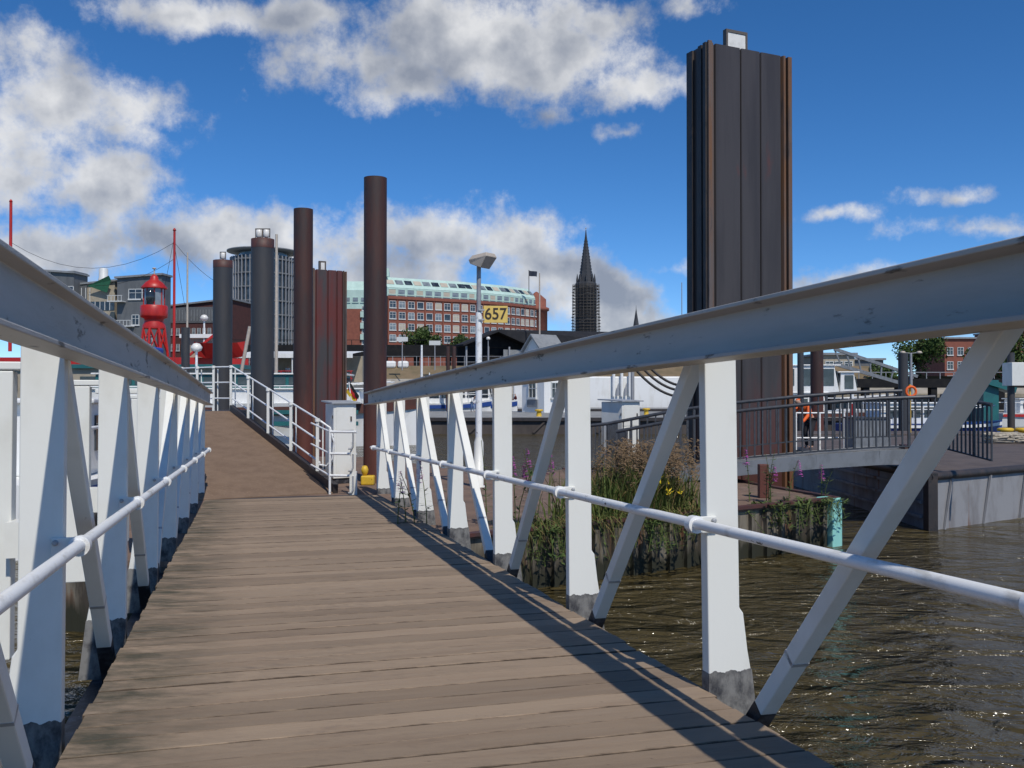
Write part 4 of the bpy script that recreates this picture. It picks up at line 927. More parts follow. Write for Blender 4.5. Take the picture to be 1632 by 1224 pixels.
MB().box(-3, 1.2, 2.5, 12, zr2, zr2 + 2.4, Matrix.Translation((0, 0, 0)) @ Matrix.Rotation(R(28), 4, 'Z')).build('plant_room', 'mint', br)
# left wing
MB().box(-16, -.6, 1.5, 16, -1, 22).build('wing_wall', 'brick', br)
for k in range(6): MB().box(-8.2, -3.2, .9, 1.5, 3 + 3.3 * k, 4.7 + 3.3 * k).build('balcony', 'mint', br)
for k in range(6): window(br, 4.2, 1.4, (-5.7, 1.46, 5.6 + 3.3 * k), 0)
MB().box(-16, -.6, 1.5, 16, 22.0, 27.5).build('wing_attic', 'mint', br)
for k in range(6): window(br, 1.8, 1.6, (-14.5 + 2.4 * k, 1.46, 24.6), 0, 'mint', 'glass_pale', False)
MB().extr([(2.5, 27.5), (16, 27.5), (15, 30.5), (5.5, 30.5)], 'x', -15.5, -1).build('wing_roof', 'mint', br)
MB().extr([(5, 30.5), (12, 30.5), (11, 34), (6, 34)], 'x', -7, -1).build('wing_tower', 'mint', br)
fp = thing('roof_flag', 'dark flag on a pole above the brick office roof', 'flag', tuple(P(843, 468, 296)))
a, b_ = P(843, 468, 296), P(843, 430, 296)
MB().tube([a, b_], .12, 8).build('flagpole', 'frame_brown', fp)
vs = []
for i in range(9):
    f = i / 8; vs += [(b_.x + .1 + f * 2.5, b_.y + .25 * math.sin(f * 6), b_.z - .2 - f * .3), (b_.x + .1 + f * 2.4, b_.y + .25 * math.sin(f * 6 + .4), b_.z - 1.9 - f * .2)]
MB().add(vs, [(i * 2, i * 2 + 1, i * 2 + 3, i * 2 + 2) for i in range(8)]).build('cloth', 'flag_dark', fp)

# ---------------------------------------------------------------- elevated railway, station and bank furniture
va = thing('railway_viaduct', 'dark steel elevated railway viaduct along the bank', 'viaduct', (-20, 178, 6))
MB().box(-62, 40, 176, 186, 10.2, 12.2).build('girder', 'viaduct', va)
for k in range(17):
    x = -60 + 6 * k
    MB().box(x - .5, x + .5, 177, 178.2, 6, 10.2).build('pillar', 'viaduct', va)
    MB().box(x - .06, x + .06, 175.9, 176, 12.2, 13.1).build('parapet_post', 'viaduct', va)
MB().box(-62, 40, 175.92, 175.98, 13.05, 13.15).build('parapet_rail', 'viaduct', va)
sa = R(24)
stn = thing('station_hall', 'black gabled station hall roof in front of the brick office', 'station', ((742 - 816) / F * 166, 166, 10), (0, 0, sa))
MB().extr([(-.6, 1.75), (6.1, 4.5), (13, 1.75), (13, 1.45), (6.1, 4.1), (-.6, 1.45)], 'y', -.5, 4).build('gable_canopy', 'roof_dark', stn)
MB().add([(5.9, -.5, 4.5), (50, 6, 5.4), (50, 12, 2.4), (13, 3.9, 1.8), (50, 0.5, 2.2), (12.6, -.52, 1.78)], [(0, 1, 4, 5), (0, 3, 2, 1)]).build('roof', 'roof_dark', stn)
MB().box(12.5, 50, .6, 3.0, -3.5, 1.7).build('wall', 'viaduct', stn)
for k in range(9): window(stn, 2.2, 2.2, (15 + 3.6 * k, .55, .2), 0, 'viaduct', 'glass_dark', False)
MB().extr([(-.4, 1.44), (13, 1.44), (6.1, 4.05)], 'y', 2.2, 2.5).build('gable_wall', 'viaduct', stn)
MB().box(-.4, 13, 2.6, 3.4, -3.5, 1.42).build('rear_wall', 'viaduct', stn)
for x in (.3, 4.5, 8.6, 12.4): MB().box(x - .14, x + .14, .3, .58, -3.5, 1.5).build('column', 'lamp_grey', stn)
MB().box(0, 12.4, .9, 3.4, -3.5, -1.2).build('platform', 'viaduct', stn)
MB().box(7.6, 11.4, .72, .88, -1.15, 1.0).build('screen_panel', 'roof_grey', stn)
fe = thing('bank_fence', 'long grey wire fence along the top of the sandy bank', 'fence', (-20, 157.5, 7.5))
for k in range(40): MB().box(-46 + 2.0 * k, -45.92 + 2.0 * k, 157.4, 157.5, 7.4, 9.3).build('fence_post', 'lamp_grey', fe)
for z in (8.3, 9.25): MB().box(-46, 33, 157.42, 157.47, z, z + .06).build('fence_wire', 'lamp_grey', fe)
for i, (x0, x1) in enumerate(((614, 631), (634, 651))):
    a, b_ = P(x0, 577, 156.5), P(x1, 567, 156.5)
    tag(MB().box(a.x, b_.x, 156, 157.2, 7.3, 7.3 + 1.15).build('covered_stack', 'ship_white', bevel=.3), ('left' if not i else 'right') + ' of two white sheeted stacks on the sandy bank', 'stack')

# ---------------------------------------------------------------- grey office blocks (left)
def block(label, x0, x1, ytop, Y, depth, wall, slope=0, wins=(), name='office_block', rz=0, group=None, floors=6, wmat='window_white', pane='glass_dark', roofm='roof_grey'):
    a, b_ = P(x0, ytop, Y), P(x1, ytop, Y); w = b_.x - a.x
    o = thing(name, label, 'building', (a.x, Y, 6), (0, 0, rz), group); H_ = a.z - 6
    MB().box(0, w, 0, depth, -1, H_).build('wall', wall, o)
    MB().add([(-.4, -.5, H_ + .02), (w + .4, -.5, H_ + .02 + slope), (w + .4, depth, H_ + .02 + slope), (-.4, depth, H_ + .02), (-.4, -.5, H_ + .4), (w + .4, -.5, H_ + .4 + slope), (w + .4, depth, H_ + .4 + slope), (-.4, depth, H_ + .4)],
             [(3, 2, 1, 0), (4, 5, 6, 7), (0, 1, 5, 4), (1, 2, 6, 5), (2, 3, 7, 6), (3, 0, 4, 7)]).build('roof', roofm, o)
    if slope > 0: MB().add([(0, 0, H_), (w, 0, H_), (w, 0, H_ + slope), (0, depth, H_), (w, depth, H_), (w, depth, H_ + slope)], [(0, 1, 2), (3, 5, 4), (1, 4, 5, 2)]).build('gable', wall, o)
    for (xf, zf, ww, hh) in wins: window(o, ww, hh, (w * xf, -.02, H_ - zf), 0, wmat, pane)
    return o, w, H_
GY = 190
g1, w, H_ = block('grey clad office block with white balconies behind the lightship tower', 186, 260, 444, GY, 4, 'grey_clad', .6, [(.42, 3.2, 3.0, 2.2), (.72, 3.2, 3.0, 2.2), (.42, 8.4, 1.6, 2.2), (.72, 8.4, 1.4, 2.2), (.72, 12.5, 1.6, 2.0), (.85, 16, 1.6, 2.0), (.4, 16, 1.6, 2.0)], 'office_block', R(-6), 'grey office blocks on the left bank')
for z, x in ((9.6, .06), (4.6, -.14), (13.6, .02)):
    bc = MB().box(w * x, w * x + 3.2, -1.6, -.02, H_ - z - .2, H_ - z).build('balcony', 'window_white', g1)
    q = MB()
    for k in range(5): q.box(w * x + .1 + .72 * k, w * x + .18 + .72 * k, -1.55, -1.47, H_ - z, H_ - z + 1.0)
    q.box(w * x, w * x + 3.2, -1.58, -1.48, H_ - z + 1.0, H_ - z + 1.1); q.build('balcony_rail', 'window_white', bc)
g2, w, H_ = block('beige banded office wing with green awning between grey blocks', 120, 184, 455, GY + 2, 5, 'beige_clad', .8, [], 'office_block', R(-4), 'grey office blocks on the left bank')
for z in (4.2, 9.4, 14.4, 19.0):
    MB().box(0, w, -.10, -.01, H_ - z - .9, H_ - z + .9).build('window_band', 'glass_dark', g2)
    for k in range(8): MB().box(w * k / 8, w * k / 8 + .12, -.16, -.10, H_ - z - .9, H_ - z + .9).build('mullion', 'window_white', g2)
MB().box(-.3, .0 + w * .3, -.3, -.11, -1, H_).build('stair_front', 'grey_clad', g2)
for k in range(4): MB().box(.4 + .9 * k, .52 + .9 * k, -.36, -.30, 4, H_ - .5).build('mullion', 'window_white', g2)
MB().add([(w * .38, -1.2, H_ - .2), (w * .95, -1.6, H_ + 1.8), (w * .98, -1.2, H_ + .9), (w * .86, -.9, H_ - 1.6)], [(0, 1, 2, 3)]).build('awning', 'tarp_green', g2)
MB().lathe([(1.0, 0), (1.0, 1.0), (.9, 1.1), (.9, 2.8), (.7, 3.1)], (w * .52, 3, H_ + .8), 14).build('chimney', 'window_white', g2)
g3, w, H_ = block('tall grey office block at the left above the gangway beam', 62, 120, 432, GY, 5, 'grey_clad', -.6, [(.62, 4.2, 2.6, 2.2), (.85, 4.2, 2.2, 2.2), (.2, .8, 1.8, 1.8), (.62, 9, 2.6, 2.2), (.85, 9, 2.2, 2.2), (.3, 9, 2.2, 2.2)], 'office_block', R(-6), 'grey office blocks on the left bank')
g4, w, H_ = block('dark brick office block between lightship and glass tower', 262, 372, 490, 215, 20, 'dark_brick', 1.6, [], 'brick_block', R(-8))
for r_ in range(4):
    for k in range(12): window(g4, .8, 1.6, (w * (k + .6) / 12.5, -.02, H_ - 5.6 - 3.6 * r_), 0, 'window_white', 'glass_pale', False)
MB().box(0, w + .2, -.15, -.02, H_ - 3.6, H_).build('attic_band', 'grey_clad', g4)
for k in range(22): MB().box(w * k / 22, w * k / 22 + .12, -.22, -.15, H_ - 3.2, H_ - .6).build('attic_mullion', 'roof_grey', g4)
# round glass tower
gx = (419 - 816) / F * 235; gr = 50.5 / F * 235; gt = P(0, 412, 235).z
gt_ = thing('glass_tower', 'round dark glass office tower with a disc roof', 'building', (gx, 235, 6))
MB().lathe([(gr - .25, 5), (gr - .25, gt)], (gx, 235, 0), 48).build('glazing', 'glass_dark', gt_)
for k in range(44):
    a0 = 2 * math.pi * k / 44
    if math.sin(a0) < .35: MB().bar((gx + gr * math.cos(a0), 235 + gr * math.sin(a0), 5), (gx + gr * math.cos(a0), 235 + gr * math.sin(a0), gt), .16, .30, (math.cos(a0), math.sin(a0), 0)).build('mullion', 'lamp_grey', gt_)
for k in range(9):
    z = gt - 1.2 - 3.4 * k; MB().lathe([(gr - .1, z), (gr + .02, z), (gr + .02, z + .45), (gr - .1, z + .45)], (gx, 235, 0), 48).build('floor_band', 'grey_clad', gt_)
MB().lathe([(gr - 2, gt + .1), (gr - 2, gt + 1.2)], (gx, 235, 0), 40).build('clerestory', 'glass_pale', gt_)
MB().lathe([(gr * .6, gt + 1.2), (gr + .9, gt + 1.5), (gr + .9, gt + 1.8), (gr * .5, gt + 2.6)], (gx, 235, 0), 48).build('disc_roof', 'roof_grey', gt_)

# ---------------------------------------------------------------- church spires
sx = (934 - 816) / F * 650
spi = thing('church_spire', 'tall dark church spire rising behind scaffolding', 'church', (sx, 650, 6))
def sz(y): return P(0, y, 650).z
MB().lathe([(7.4, 5), (7.4, sz(452)), (6.6, sz(450))], (sx, 650, 0), 8, False).build('tower', 'spire_stone', spi)
MB().lathe([(5.2, sz(452)), (4.5, sz(440)), (1.6, sz(392)), (.55, sz(374)), (.25, sz(366))], (sx, 650, 0), 8, False).build('spire', 'spire_stone', spi)
for i in range(8):
    a0 = 2 * math.pi * i / 8
    MB().lathe([(.8, sz(456)), (.8, sz(446)), (.1, sz(436))], (sx + 6 * math.cos(a0), 650 + 6 * math.sin(a0), 0), 6, False).build('pinnacle', 'spire_stone', spi)
    ck = MB()
    for j in range(13):
        f = j / 13; r_ = 4.7 * (1 - f) + .7 * f; z = sz(444) + (sz(380) - sz(444)) * f
        ck.lathe([(.42, 0), (.1, .9)], (sx + r_ * math.cos(a0), 650 + r_ * math.sin(a0), z), 4, False)
    ck.build('crockets', 'spire_stone', spi)
MB().tube([(sx, 650, sz(367)), (sx, 650, sz(362.5))], .12, 5).lathe([(.05, 0), (.5, .3), (.05, .8)], (sx, 650, sz(364)), 6).build('finial', 'yellow', spi)
sc = thing('scaffolding', 'brown scaffolding wrapped around the church tower', 'scaffolding', (sx, 650, 6))
sr = 9.2
for k in range(19):
    z = sz(456) - 2.05 * k * 1.05; b = MB(); r_ = sr - (.5 if k < 2 else 0) + (.5 if k > 9 else 0)
    ring = [(sx + r_ * math.cos(2 * math.pi * i / 12), 650 + r_ * math.sin(2 * math.pi * i / 12)) for i in range(12)]
    for i in range(12): b.bar((*ring[i], z), (*ring[(i + 1) % 12], z), 1.2, .22).bar((*ring[i], z + 1.0), (*ring[(i + 1) % 12], z + 1.0), .12, .12)
    b.build('platform', 'scaffold', sc)
for i in range(24):
    a0 = 2 * math.pi * i / 24; MB().bar((sx + (sr + .5) * math.cos(a0), 650 + (sr + .5) * math.sin(a0), 10), (sx + (sr + .1) * math.cos(a0), 650 + (sr + .1) * math.sin(a0), sz(453)), .16, .16).build('standard', 'scaffold', sc)
s2 = (1014 - 816) / F * 820
sp2 = thing('small_spire', 'small dark pointed church spire above the gangway beam', 'church', (s2, 820, 6))
MB().lathe([(3.0, 5), (3.0, P(0, 528, 820).z), (2.6, P(0, 520, 820).z), (.2, P(0, 492, 820).z), (.05, P(0, 486, 820).z)], (s2, 820, 0), 8, False).build('spire', 'spire_stone', sp2)
MB().lathe([(4, 5), (4, P(0, 545, 820).z)], (s2, 820, 0), 4, False).build('tower', 'dark_brick', sp2)

# ---------------------------------------------------------------- right-hand bank
MB_ = block('beige riverside house behind the white harbour launch', 1312, 1362, 566, 158, 12, 'beige_clad', 0, [(.2, 1.6, 1.4, 1.2), (.5, 1.6, 1.4, 1.2), (.8, 1.6, 1.4, 1.2)], 'riverside_house', 0)
b5, w, H_ = block('red brick house behind the right-hand trees', 1506, 1556, 540, 225, 16, 'brick', 0, [((k + .5) / 3, 3 + 3.4 * r_, 1.5, 2.0) for k in range(3) for r_ in range(3)], 'brick_house', 0)
b6, w, H_ = block('red brick house at the right photo edge', 1606, 1700, 528, 225, 16, 'brick', 0, [((k + .5) / 5, 3 + 3.4 * r_, 1.5, 2.0) for k in range(5) for r_ in range(3)], 'brick_house', 0)
b7, w, H_ = block('grey low house behind the sloping steel bridge', 1352, 1408, 574, 190, 12, 'grey_clad', 0, [((k + .5) / 4, 2.0, 1.3, 1.4) for k in range(4)], 'riverside_house', 0)
qb = thing('quay_bridge', 'black low quay bridge behind the boats on the right', 'bridge', (62, 140, 0))
MB().box(45, 85, 139, 144, 3.9, 5.2).build('girder', 'viaduct', qb)
for k in range(8): MB().box(47 + 5 * k, 47.9 + 5 * k, 139.2, 140.4, -1, 3.9).build('pier', 'viaduct', qb)
MB().box(45, 85, 139.0, 139.1, 6.1, 6.2).build('hand_rail', 'lamp_grey', qb)
for k in range(20): MB().box(45.2 + 2 * k, 45.3 + 2 * k, 139.0, 139.1, 5.2, 6.15).build('rail_post', 'lamp_grey', qb)
sg_ = thing('sloping_steel_bridge', 'grey lattice footbridge sloping down behind the white launch', 'footbridge', tuple(P(1400, 600, 110)))
for dy, Y in ((0, 110), (0, 114)):
    a, b_ = P(1330, 556, Y), P(1462, 600, Y); a2, b2 = P(1330, 580, Y), P(1440, 612, Y)
    MB().bar(a, b_, .35, .35).build('upper_chord', 'bridge_grey', sg_); MB().bar(a2, b2, .35, .4).build('lower_chord', 'bridge_grey', sg_)
    for k in range(7):
        f = k / 7; MB().bar(a.lerp(b_, f), a2.lerp(b2, f + .1), .16, .16).build('lattice_bar', 'bridge_grey', sg_)
wc = P(1605, 615, 60); we = P(1640, 578, 60)
bx = thing('control_box', 'large white box on a pole at the right photo edge', 'cabinet', (wc.x + .6, 60, 0))
MB().box(wc.x, we.x, 59.4, 60.6, wc.z, we.z, None).build('housing', 'white_paint', bx, bevel=.03)
MB().tube([(wc.x + .25, 60, -1), (wc.x + .25, 60, P(0, 562, 60).z)], .22, 12).build('pole', 'pile_grey', bx)
sh = P(1558, 645, 80); sh2 = P(1582, 606, 80)
shd = thing('gangway_shed', 'dark green shed with sloping covered gangway on the right', 'shed', (sh.x, 80, 0))
MB().box(sh.x, sh2.x, 79, 82, .5, sh2.z).build('wall', 'ship_teal', shd)
MB().bar(P(1560, 606, 79.4), P(1612, 622, 79.4), 1.6, .45).build('covered_gangway', 'ship_teal', shd)
lr = P(1452, 624, 40)
lo = thing('life_ring', 'orange life ring on a stand behind the footbridge railing', 'life ring', (lr.x, 40, 0))
b = MB(); pts = [(lr.x + .21 * math.cos(a0 * math.pi / 8), 40, lr.z + .21 * math.sin(a0 * math.pi / 8)) for a0 in range(17)]
b.tube(pts, .055, 8); b.build('ring', 'hi_vis', lo)
MB().tube([(lr.x, 40.12, 1.1), (lr.x, 40.12, lr.z + .3)], .05, 8).build('stand', 'yellow', lo)
fl_ = thing('work_float', 'low steel work float carrying the life ring', 'float', (16, 40, 0)); MB().box(11.5, 21, 38.5, 42, -.5, 1.1).build('hull', 'barge_side', fl_); MB().box(11.5, 21, 38.5, 42, 1.102, 1.16).build('deck', 'barge_top', fl_)
# white pipe railing and striped pole on the barge
wr = thing('white_pipe_railing', 'low white pipe railing beside the worker in orange', 'railing', (9.2, 28, BZ))
for x in (1268, 1306, 1345): p = P(x, 0, 27.6); MB().tube([(p.x, 27.6, BZ), (p.x, 27.6, BZ + 1.1)], .035, 8).build('post', 'rail_paint', wr)
for z in (.35, 1.08): MB().tube([(P(1268, 0, 27.6).x, 27.6, BZ + z), (P(1345, 0, 27.6).x, 27.6, BZ + z)], .024, 8).build('rail', 'rail_paint', wr)
st = thing('striped_pole', 'red and white striped pole behind the footbridge railing', 'pole', (P(1358, 0, 27).x, 27, BZ))
for k in range(5): MB().tube([(P(1358, 0, 27).x, 27, BZ + .34 * k), (P(1358, 0, 27).x, 27, BZ + .34 * (k + 1))], .05, 8).build('band', 'ship_red' if k % 2 else 'rail_paint', st)
bxg = thing('deck_crate', 'grey steel deck crate behind the footbridge railing', 'crate', (P(1384, 0, 26).x, 26, BZ)); p = P(1384, 0, 26)
MB().box(p.x - .5, p.x + .5, 25.7, 26.5, BZ, BZ + .95).build('body', 'bridge_grey', bxg, bevel=.02); MB().box(p.x - .53, p.x + .53, 25.67, 26.53, BZ + .952, BZ + 1.0).build('lid', 'fence_grey', bxg)

# ================================================================ VEGETATION
def tree(label, c, rad, hz, seed, n=2600, leaf=.55, group='trees along the bank'):
    rnd = random.Random(seed); o = thing('leafy_tree', label, 'tree', (c[0], c[1], 6), group=group)
    tk = MB().tube([(c[0], c[1], 5.5), (c[0] + .2, c[1], c[2] - hz * .3), (c[0], c[1], c[2] + hz * .3)], .38, 8, .12)
    lobes = []
    for k in range(11):
        a = rnd.uniform(0, 6.28); r_ = rad * rnd.uniform(.2, .68); z = c[2] + hz * rnd.uniform(-.55, .62)
        q = Vector((c[0] + r_ * math.cos(a), c[1] + r_ * math.sin(a), z)); lobes.append((q, rad * rnd.uniform(.28, .5)))
        tk.tube([(c[0], c[1], c[2] - hz * .45), q], .14, 5, .05)
    tk.build('trunk', 'bark', o)
    b = MB()
    for i in range(n):
        q, lr_ = lobes[rnd.randrange(len(lobes))]
        d = Vector((rnd.gauss(0, 1), rnd.gauss(0, 1), rnd.gauss(0, 1))).normalized(); p = q + d * lr_ * (rnd.random() ** .4) ; s = leaf * rnd.uniform(.5, 1.1)
        nrm = (d + Vector((rnd.gauss(0, .6), rnd.gauss(0, .6), rnd.gauss(0, .6)))).normalized(); t_ = nrm.orthogonal().normalized(); u_ = nrm.cross(t_)
        b.add([p - t_ * s * .5, p + u_ * s * .35, p + t_ * s * .5, p - u_ * s * .35], [(0, 1, 2, 3)])
    cr = b.build('crown', 'leaf_far', o); cr['kind'] = 'stuff'
    return o
def tp(x, y, Y): v = P(x, y, Y); return (v.x, v.y, v.z)
tree('green tree in front of the brick office, left of centre', tp(664, 541, 188), 4.0, 2.6, 1)
tree('second smaller tree in front of the brick office', tp(688, 545, 190), 2.6, 2.0, 2, 1500)
tree('small tree beside the station hall', tp(735, 547, 188), 2.6, 1.8, 3, 1300)
tree('round green tree behind the twin-arm lamp on the right', tp(1462, 566, 165), 5.4, 4.6, 4, 3600)
tree('green tree at the right photo edge behind the white box', tp(1604, 560, 160), 6.0, 5.0, 5, 4200)
tree('bushy low tree below the sloping steel bridge', tp(1408, 598, 150), 2.6, 1.6, 6, 1200)
tree('green tree behind the diagonal strut on the right', tp(1560, 575, 170), 3.6, 3.0, 7, 1600)

def reeds():
    rnd = random.Random(11)
    o = thing('reed_clump', 'tall reed clump with brown plumes on the pontoon edge', 'reeds', (2.5, 15.9, PZ))
    g = MB(); dr = MB(); pl = MB(); yf = MB()
    def blade(m, p, h, lean, w, droop):
        a = rnd.uniform(0, 6.28); sd_ = Vector((math.cos(a), math.sin(a), 0)) * w; pts = []
        for k in range(5):
            f = k / 4; pts.append(p + Vector((lean.x * f * f, lean.y * f * f, h * (f - droop * f * f * f))))
        vs = []
        for k, q in enumerate(pts): ww = 1 - (k / 4) ** 1.6; vs += [q - sd_ * ww, q + sd_ * ww]
        m.add(vs, [(i * 2, i * 2 + 1, i * 2 + 3, i * 2 + 2) for i in range(4)]); return pts[-1]
    def at(s, dpt): q = A_ + ed * s + en * dpt; return Vector((q.x, q.y, PZ - .02))
    for i in range(2600):
        s = rnd.gauss(7.0, .56); p = at(s, abs(rnd.gauss(.28, .38))); hh = rnd.uniform(.45, 1.18) * (1 - .12 * abs(s - 6.95))
        blade(g if rnd.random() < .86 else dr, p, hh, Vector((rnd.gauss(0, .22), rnd.gauss(-.06, .2), 0)), rnd.uniform(.007, .017), rnd.uniform(.05, .45))
    for i in range(700):       # dry hanging grass over the front edge
        s = rnd.uniform(4.2, 8.6); p = at(s, rnd.uniform(-.05, .12)); blade(dr if rnd.random() < .35 else g, p, rnd.uniform(.2, .55), Vector((rnd.gauss(0, .2), -rnd.uniform(.1, .45), 0)), rnd.uniform(.006, .012), rnd.uniform(.8, 2.4))
    for i in range(130):
        s = rnd.gauss(7.05, .5); p = at(s, abs(rnd.gauss(.35, .35))); tip = blade(dr, p, rnd.uniform(.95, 1.4), Vector((rnd.gauss(.12, .14), rnd.gauss(0, .14), 0)), .006, .1)
        for k in range(30):
            f = rnd.random(); q = tip + Vector((rnd.gauss(.02, .035), rnd.gauss(0, .035), -f * .34)); d = Vector((rnd.gauss(.5, .5), rnd.gauss(0, .5), rnd.gauss(-.1, .5))).normalized() * rnd.uniform(.04, .09)
            sd_ = d.orthogonal().normalized() * .011; pl.add([q - sd_, q + sd_, q + d], [(0, 1, 2)])
    for i in range(20):
        p = at(rnd.gauss(7.3, .22), rnd.uniform(-.1, .1)) + Vector((0, 0, rnd.uniform(.35, .62)))
        for k in range(4): d = Vector((rnd.gauss(0, .04), rnd.gauss(0, .03), rnd.uniform(.02, .12))); sd_ = d.orthogonal().normalized() * .018; yf.add([p - sd_, p + sd_, p + d], [(0, 1, 2)])
    for m_, nm, mt in ((g, 'green_blades', 'reed'), (dr, 'dry_blades', 'reed_dry'), (pl, 'plumes', 'plume'), (yf, 'yellow_blossoms', 'yellow_flower')): m_.build(nm, mt, o)['kind'] = 'stuff'
reeds()
def leafy(name, label, base, h, n_st, spread, seed, flower=True, cat='plant', hang=0.0, group=None):
    rnd = random.Random(seed); o = thing(name, label, cat, tuple(base), group=group); st_ = MB(); lf = MB(); fl2 = MB()
    for k in range(n_st):
        b0 = base + Vector((rnd.gauss(0, spread), rnd.gauss(0, spread * .6), 0)); hh = h * rnd.uniform(.65, 1.05); ln_ = Vector((rnd.gauss(0, .12), rnd.gauss(-hang, .1), 0))
        pts = [b0 + Vector((ln_.x * f * f, ln_.y * f * f, hh * (f - (1.9 * f * f if hang else 0)))) for f in (0, .33, .66, 1)]
        st_.tube(pts, .008, 4, .004, cap=False)
        nl = int(34 * max(.6, hh))
        for i in range(nl):
            f = rnd.uniform(.05, .8 if flower else 1.0); q = pts[0].lerp(pts[1], f * 3) if f < .33 else (pts[1].lerp(pts[2], f * 3 - 1) if f < .66 else pts[2].lerp(pts[3], f * 3 - 2))
            a = rnd.uniform(0, 6.28); d = Vector((math.cos(a), math.sin(a), rnd.uniform(-.2, .5))) * rnd.uniform(.07, .15); sd_ = Vector((-math.sin(a), math.cos(a), 0)) * rnd.uniform(.012, .022)
            lf.add([q, q + d * .5 + sd_, q + d, q + d * .5 - sd_], [(0, 1, 2, 3)])
        if flower and k % 2 == 0:
            for i in range(60):
                f = rnd.random(); q = pts[3] + Vector((0, 0, -f * .30)); a = rnd.uniform(0, 6.28); d = Vector((math.cos(a), math.sin(a), rnd.uniform(-.1, .3))) * (.022 + .05 * f); sd_ = Vector((-math.sin(a), math.cos(a), .2)) * .014
                fl2.add([q, q + d + sd_, q + d * 1.2, q + d - sd_], [(0, 1, 2, 3)])
    st_.build('stems', 'reed', o)['kind'] = 'stuff'; lf.build('leaves', 'leaf', o)['kind'] = 'stuff'
    if flower: fl2.build('flower_spikes', 'pink_flower', o)['kind'] = 'stuff'
def ep(s, d=.1): q = A_ + ed * s + en * d; return Vector((q.x, q.y, PZ - .01))
def pix(x, d=.1):
    """point on the pontoon edge that lies in the direction of photo column x"""
    k = (x - 816) / F; s = (k * A_.y - A_.x) / (ed.x - k * ed.y); return ep(s, d)
G = 'pink fireweed plants on the pontoon'
leafy('fireweed', 'pink fireweed plant beside the third gangway post', pix(858, .35), 1.25, 9, .16, 21, group=G)
leafy('fireweed', 'pink fireweed just right of the third post, behind the strut', pix(822, .6), 1.35, 3, .08, 22, group=G)
leafy('fireweed', 'pink fireweed seen between the posts left of the lamp base', pix(706, .7), 1.0, 5, .18, 23, group=G)
leafy('fireweed', 'pink fireweed beside the rusty bearing post', pix(1250, .3), .95, 6, .16, 24, group=G)
leafy('fireweed', 'lone pink fireweed above the turquoise end post', pix(1332, .2), .62, 2, .05, 25, group=G)
leafy('weeds', 'green weeds hanging over the pontoon edge under the bearing post', pix(1240, .0), .45, 20, .34, 26, False, hang=.22, group='weeds hanging over the pontoon edge')
leafy('weeds', 'green weeds hanging midway between reeds and turquoise post', pix(1275, .0), .42, 14, .30, 31, False, hang=.25, group='weeds hanging over the pontoon edge')
leafy('weeds', 'dark weeds hanging under the reeds beside the first large post', pix(1085, .0), .45, 16, .42, 32, False, hang=.28, group='weeds hanging over the pontoon edge')
leafy('weeds', 'green weeds hanging near the turquoise end post', pix(1312, .0), .42, 14, .22, 27, False, hang=.22, group='weeds hanging over the pontoon edge')
leafy('weeds', 'dark green weeds at the foot of the third gangway post', pix(880, .05), .55, 26, .38, 28, False, hang=.25, group='weeds hanging over the pontoon edge')
leafy('weeds', 'green weeds under the reed clump at the waterline', pix(1010, .0), .5, 22, .5, 29, False, hang=.25, group='weeds hanging over the pontoon edge')

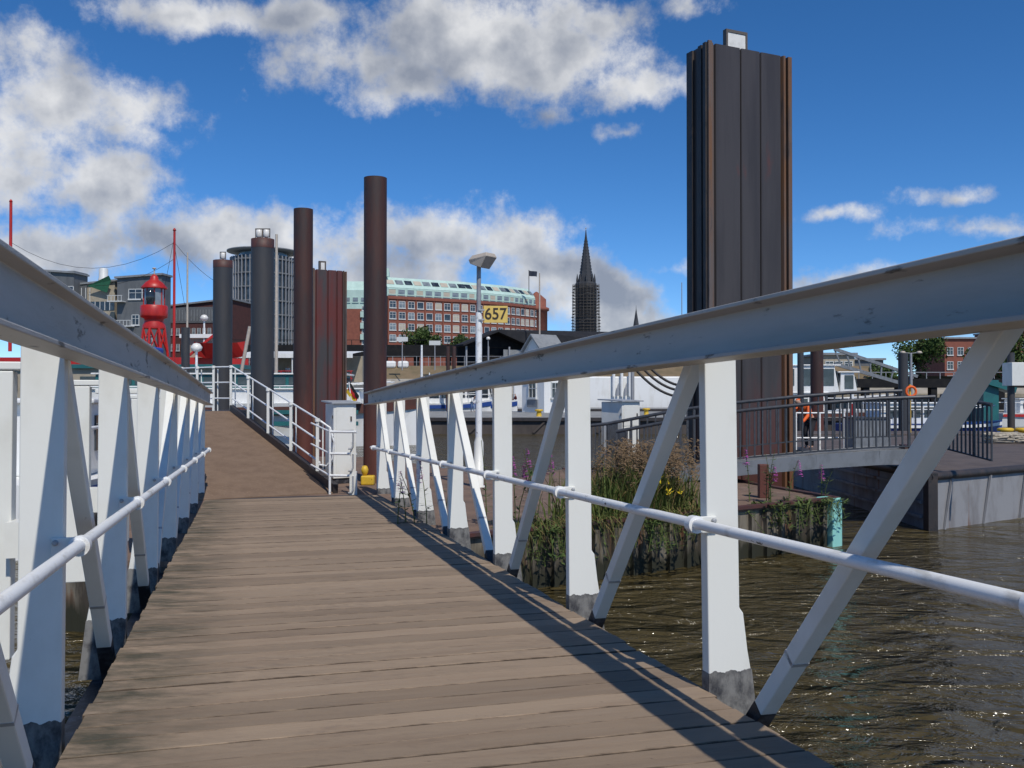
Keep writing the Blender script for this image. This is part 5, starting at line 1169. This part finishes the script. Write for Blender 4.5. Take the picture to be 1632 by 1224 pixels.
# ================================================================ PEOPLE
def skinmesh(name, mat, parent, verts, edges, root=0):
    bm = bmesh.new(); lay = bm.verts.layers.skin.verify(); vs = []
    for i, (p, r_) in enumerate(verts):
        v = bm.verts.new(p); v[lay].radius = (r_, r_); v[lay].use_root = (i == root); vs.append(v)
    for a, b_ in edges: bm.edges.new((vs[a], vs[b_]))
    me = bpy.data.meshes.new(name); bm.to_mesh(me); bm.free(); me.materials.append(MATS[mat])
    o = bpy.data.objects.new(name, me); COL.objects.link(o); o.parent = parent
    o.modifiers.new('skin', 'SKIN').use_smooth_shade = True; s = o.modifiers.new('sub', 'SUBSURF'); s.levels = 1; s.render_levels = 1
    return o
def person(label, loc, rz, h, top, bottom, pose='walk', hair='hair', group='people on the docks'):
    o = thing('person', label, 'person', loc, (0, 0, rz), group); k = h / 1.75
    def S(L_): return [(Vector(p) * k, r_ * k) for p, r_ in L_]
    bend = .0
    if pose == 'walk': lf, rf, lk, rk, hip = (.28, .10, .06), (-.30, -.10, .06), (.16, .10, .50), (-.06, -.10, .50), (0, 0, .95)
    elif pose == 'sit': lf, rf, lk, rk, hip = (.42, .12, .06), (.42, -.12, .06), (.42, .12, .48), (.42, -.12, .48), (0, 0, .50)
    else: lf, rf, lk, rk, hip = (.05, .13, .06), (-.05, -.13, .06), (.10, .13, .50), (.04, -.13, .50), (-.05, 0, .93); bend = .28
    hx, _, hz_ = hip; ch = (hx + .03 + bend, 0, hz_ + .42 - bend * .35); nk = (hx + .05 + bend * 1.5, 0, hz_ + .56 - bend * .6); hd_ = (hx + .09 + bend * 1.9, 0, hz_ + .70 - bend * .75)
    sl, sr_ = (ch[0], .18, ch[2] + .05), (ch[0], -.18, ch[2] + .05); el, er = (ch[0] - .06 + bend * .6, .24, ch[2] - .22), (ch[0] + .10 + bend * .5, -.24, ch[2] - .22); wl, wr_ = (ch[0] + .08 + bend, .22, ch[2] - .44), (ch[0] + .28 + bend * .4, -.20, ch[2] - .40)
    fx = lambda f: (f[0] + .16, f[1], .04)
    body = S([(hip, .10), (ch, .12), (nk, .055), (hd_, .095), ((hd_[0] + .02, 0, hd_[2] + .09), .085), (sl, .06), (el, .042), (wl, .03), ((wl[0] + .04, wl[1], wl[2] - .12), .022), (sr_, .06), (er, .042), (wr_, .03), ((wr_[0] + .06, wr_[1], wr_[2] - .08), .022),
              ((hx, .09, hz_ - .05), .085), (lk, .055), (lf, .045), (fx(lf), .035), ((hx, -.09, hz_ - .05), .085), (rk, .055), (rf, .045), (fx(rf), .035)])
    skinmesh('body', 'skin', o, body, [(0, 1), (1, 2), (2, 3), (3, 4), (1, 5), (5, 6), (6, 7), (7, 8), (1, 9), (9, 10), (10, 11), (11, 12), (0, 13), (13, 14), (14, 15), (15, 16), (0, 17), (17, 18), (18, 19), (19, 20)])
    skinmesh('jacket', top, o, S([((hip[0], 0, hip[2] - .04), .135), (ch, .155), ((nk[0] - .01, 0, nk[2] - .04), .075), (sl, .082), (el, .062), (wl, .045), (sr_, .082), (er, .062), (wr_, .045)]), [(0, 1), (1, 2), (1, 3), (3, 4), (4, 5), (1, 6), (6, 7), (7, 8)])
    skinmesh('trousers', bottom, o, S([((hip[0], 0, hip[2] - .02), .13), ((hx, .09, hz_ - .08), .105), (lk, .075), (lf, .06), ((hx, -.09, hz_ - .08), .105), (rk, .075), (rf, .06)]), [(0, 1), (1, 2), (2, 3), (0, 4), (4, 5), (5, 6)])
    skinmesh('hair' if hair == 'hair' else 'helmet', hair, o, S([((hd_[0] - .03, 0, hd_[2] + .03), .085), ((hd_[0] - .01, 0, hd_[2] + .11), .088)]), [(0, 1)])
    return o
person('person in dark clothes walking on the rear dock', (.46, 115, 1.18), R(200), 1.75, 'cloth_maroon', 'cloth_dark')
person('person in pale blue standing left of the lamp post on the dock', ((753 - 816) / F * 90, 90, 1.18), R(-60), 1.75, 'cloth_white', 'cloth_blue', 'bend')
person('worker in orange jacket and cap bending behind the footbridge railing', (P(1290, 0, 28.4).x, 28.4, BZ), R(215), 1.72, 'hi_vis', 'cloth_dark', 'bend', 'hi_vis', None)
for lab, x, t_, b_ in (('leftmost of the seated guests on the red-railed terrace', 443, 'cloth_dark', 'cloth_dark'), ('second seated guest from the left on the terrace', 450, 'cloth_blue', 'cloth_dark'), ('guest in maroon seated on the terrace', 457, 'cloth_maroon', 'cloth_dark'), ('rightmost guest in black on the terrace', 465, 'cloth_dark', 'cloth_maroon')):
    person(lab, (P(x, 0, 102.2).x, 102.2, 4.25), R(-90), 1.75, t_, b_, 'sit', group='guests on the terrace')
person('guest in white standing on the red-railed terrace', (P(459, 0, 103.6).x, 103.6, 4.25), R(-70), 1.8, 'cloth_white', 'cloth_dark', 'walk', group='guests on the terrace')
for o in LOCALS:
    if '_local' in o: del o['_local']
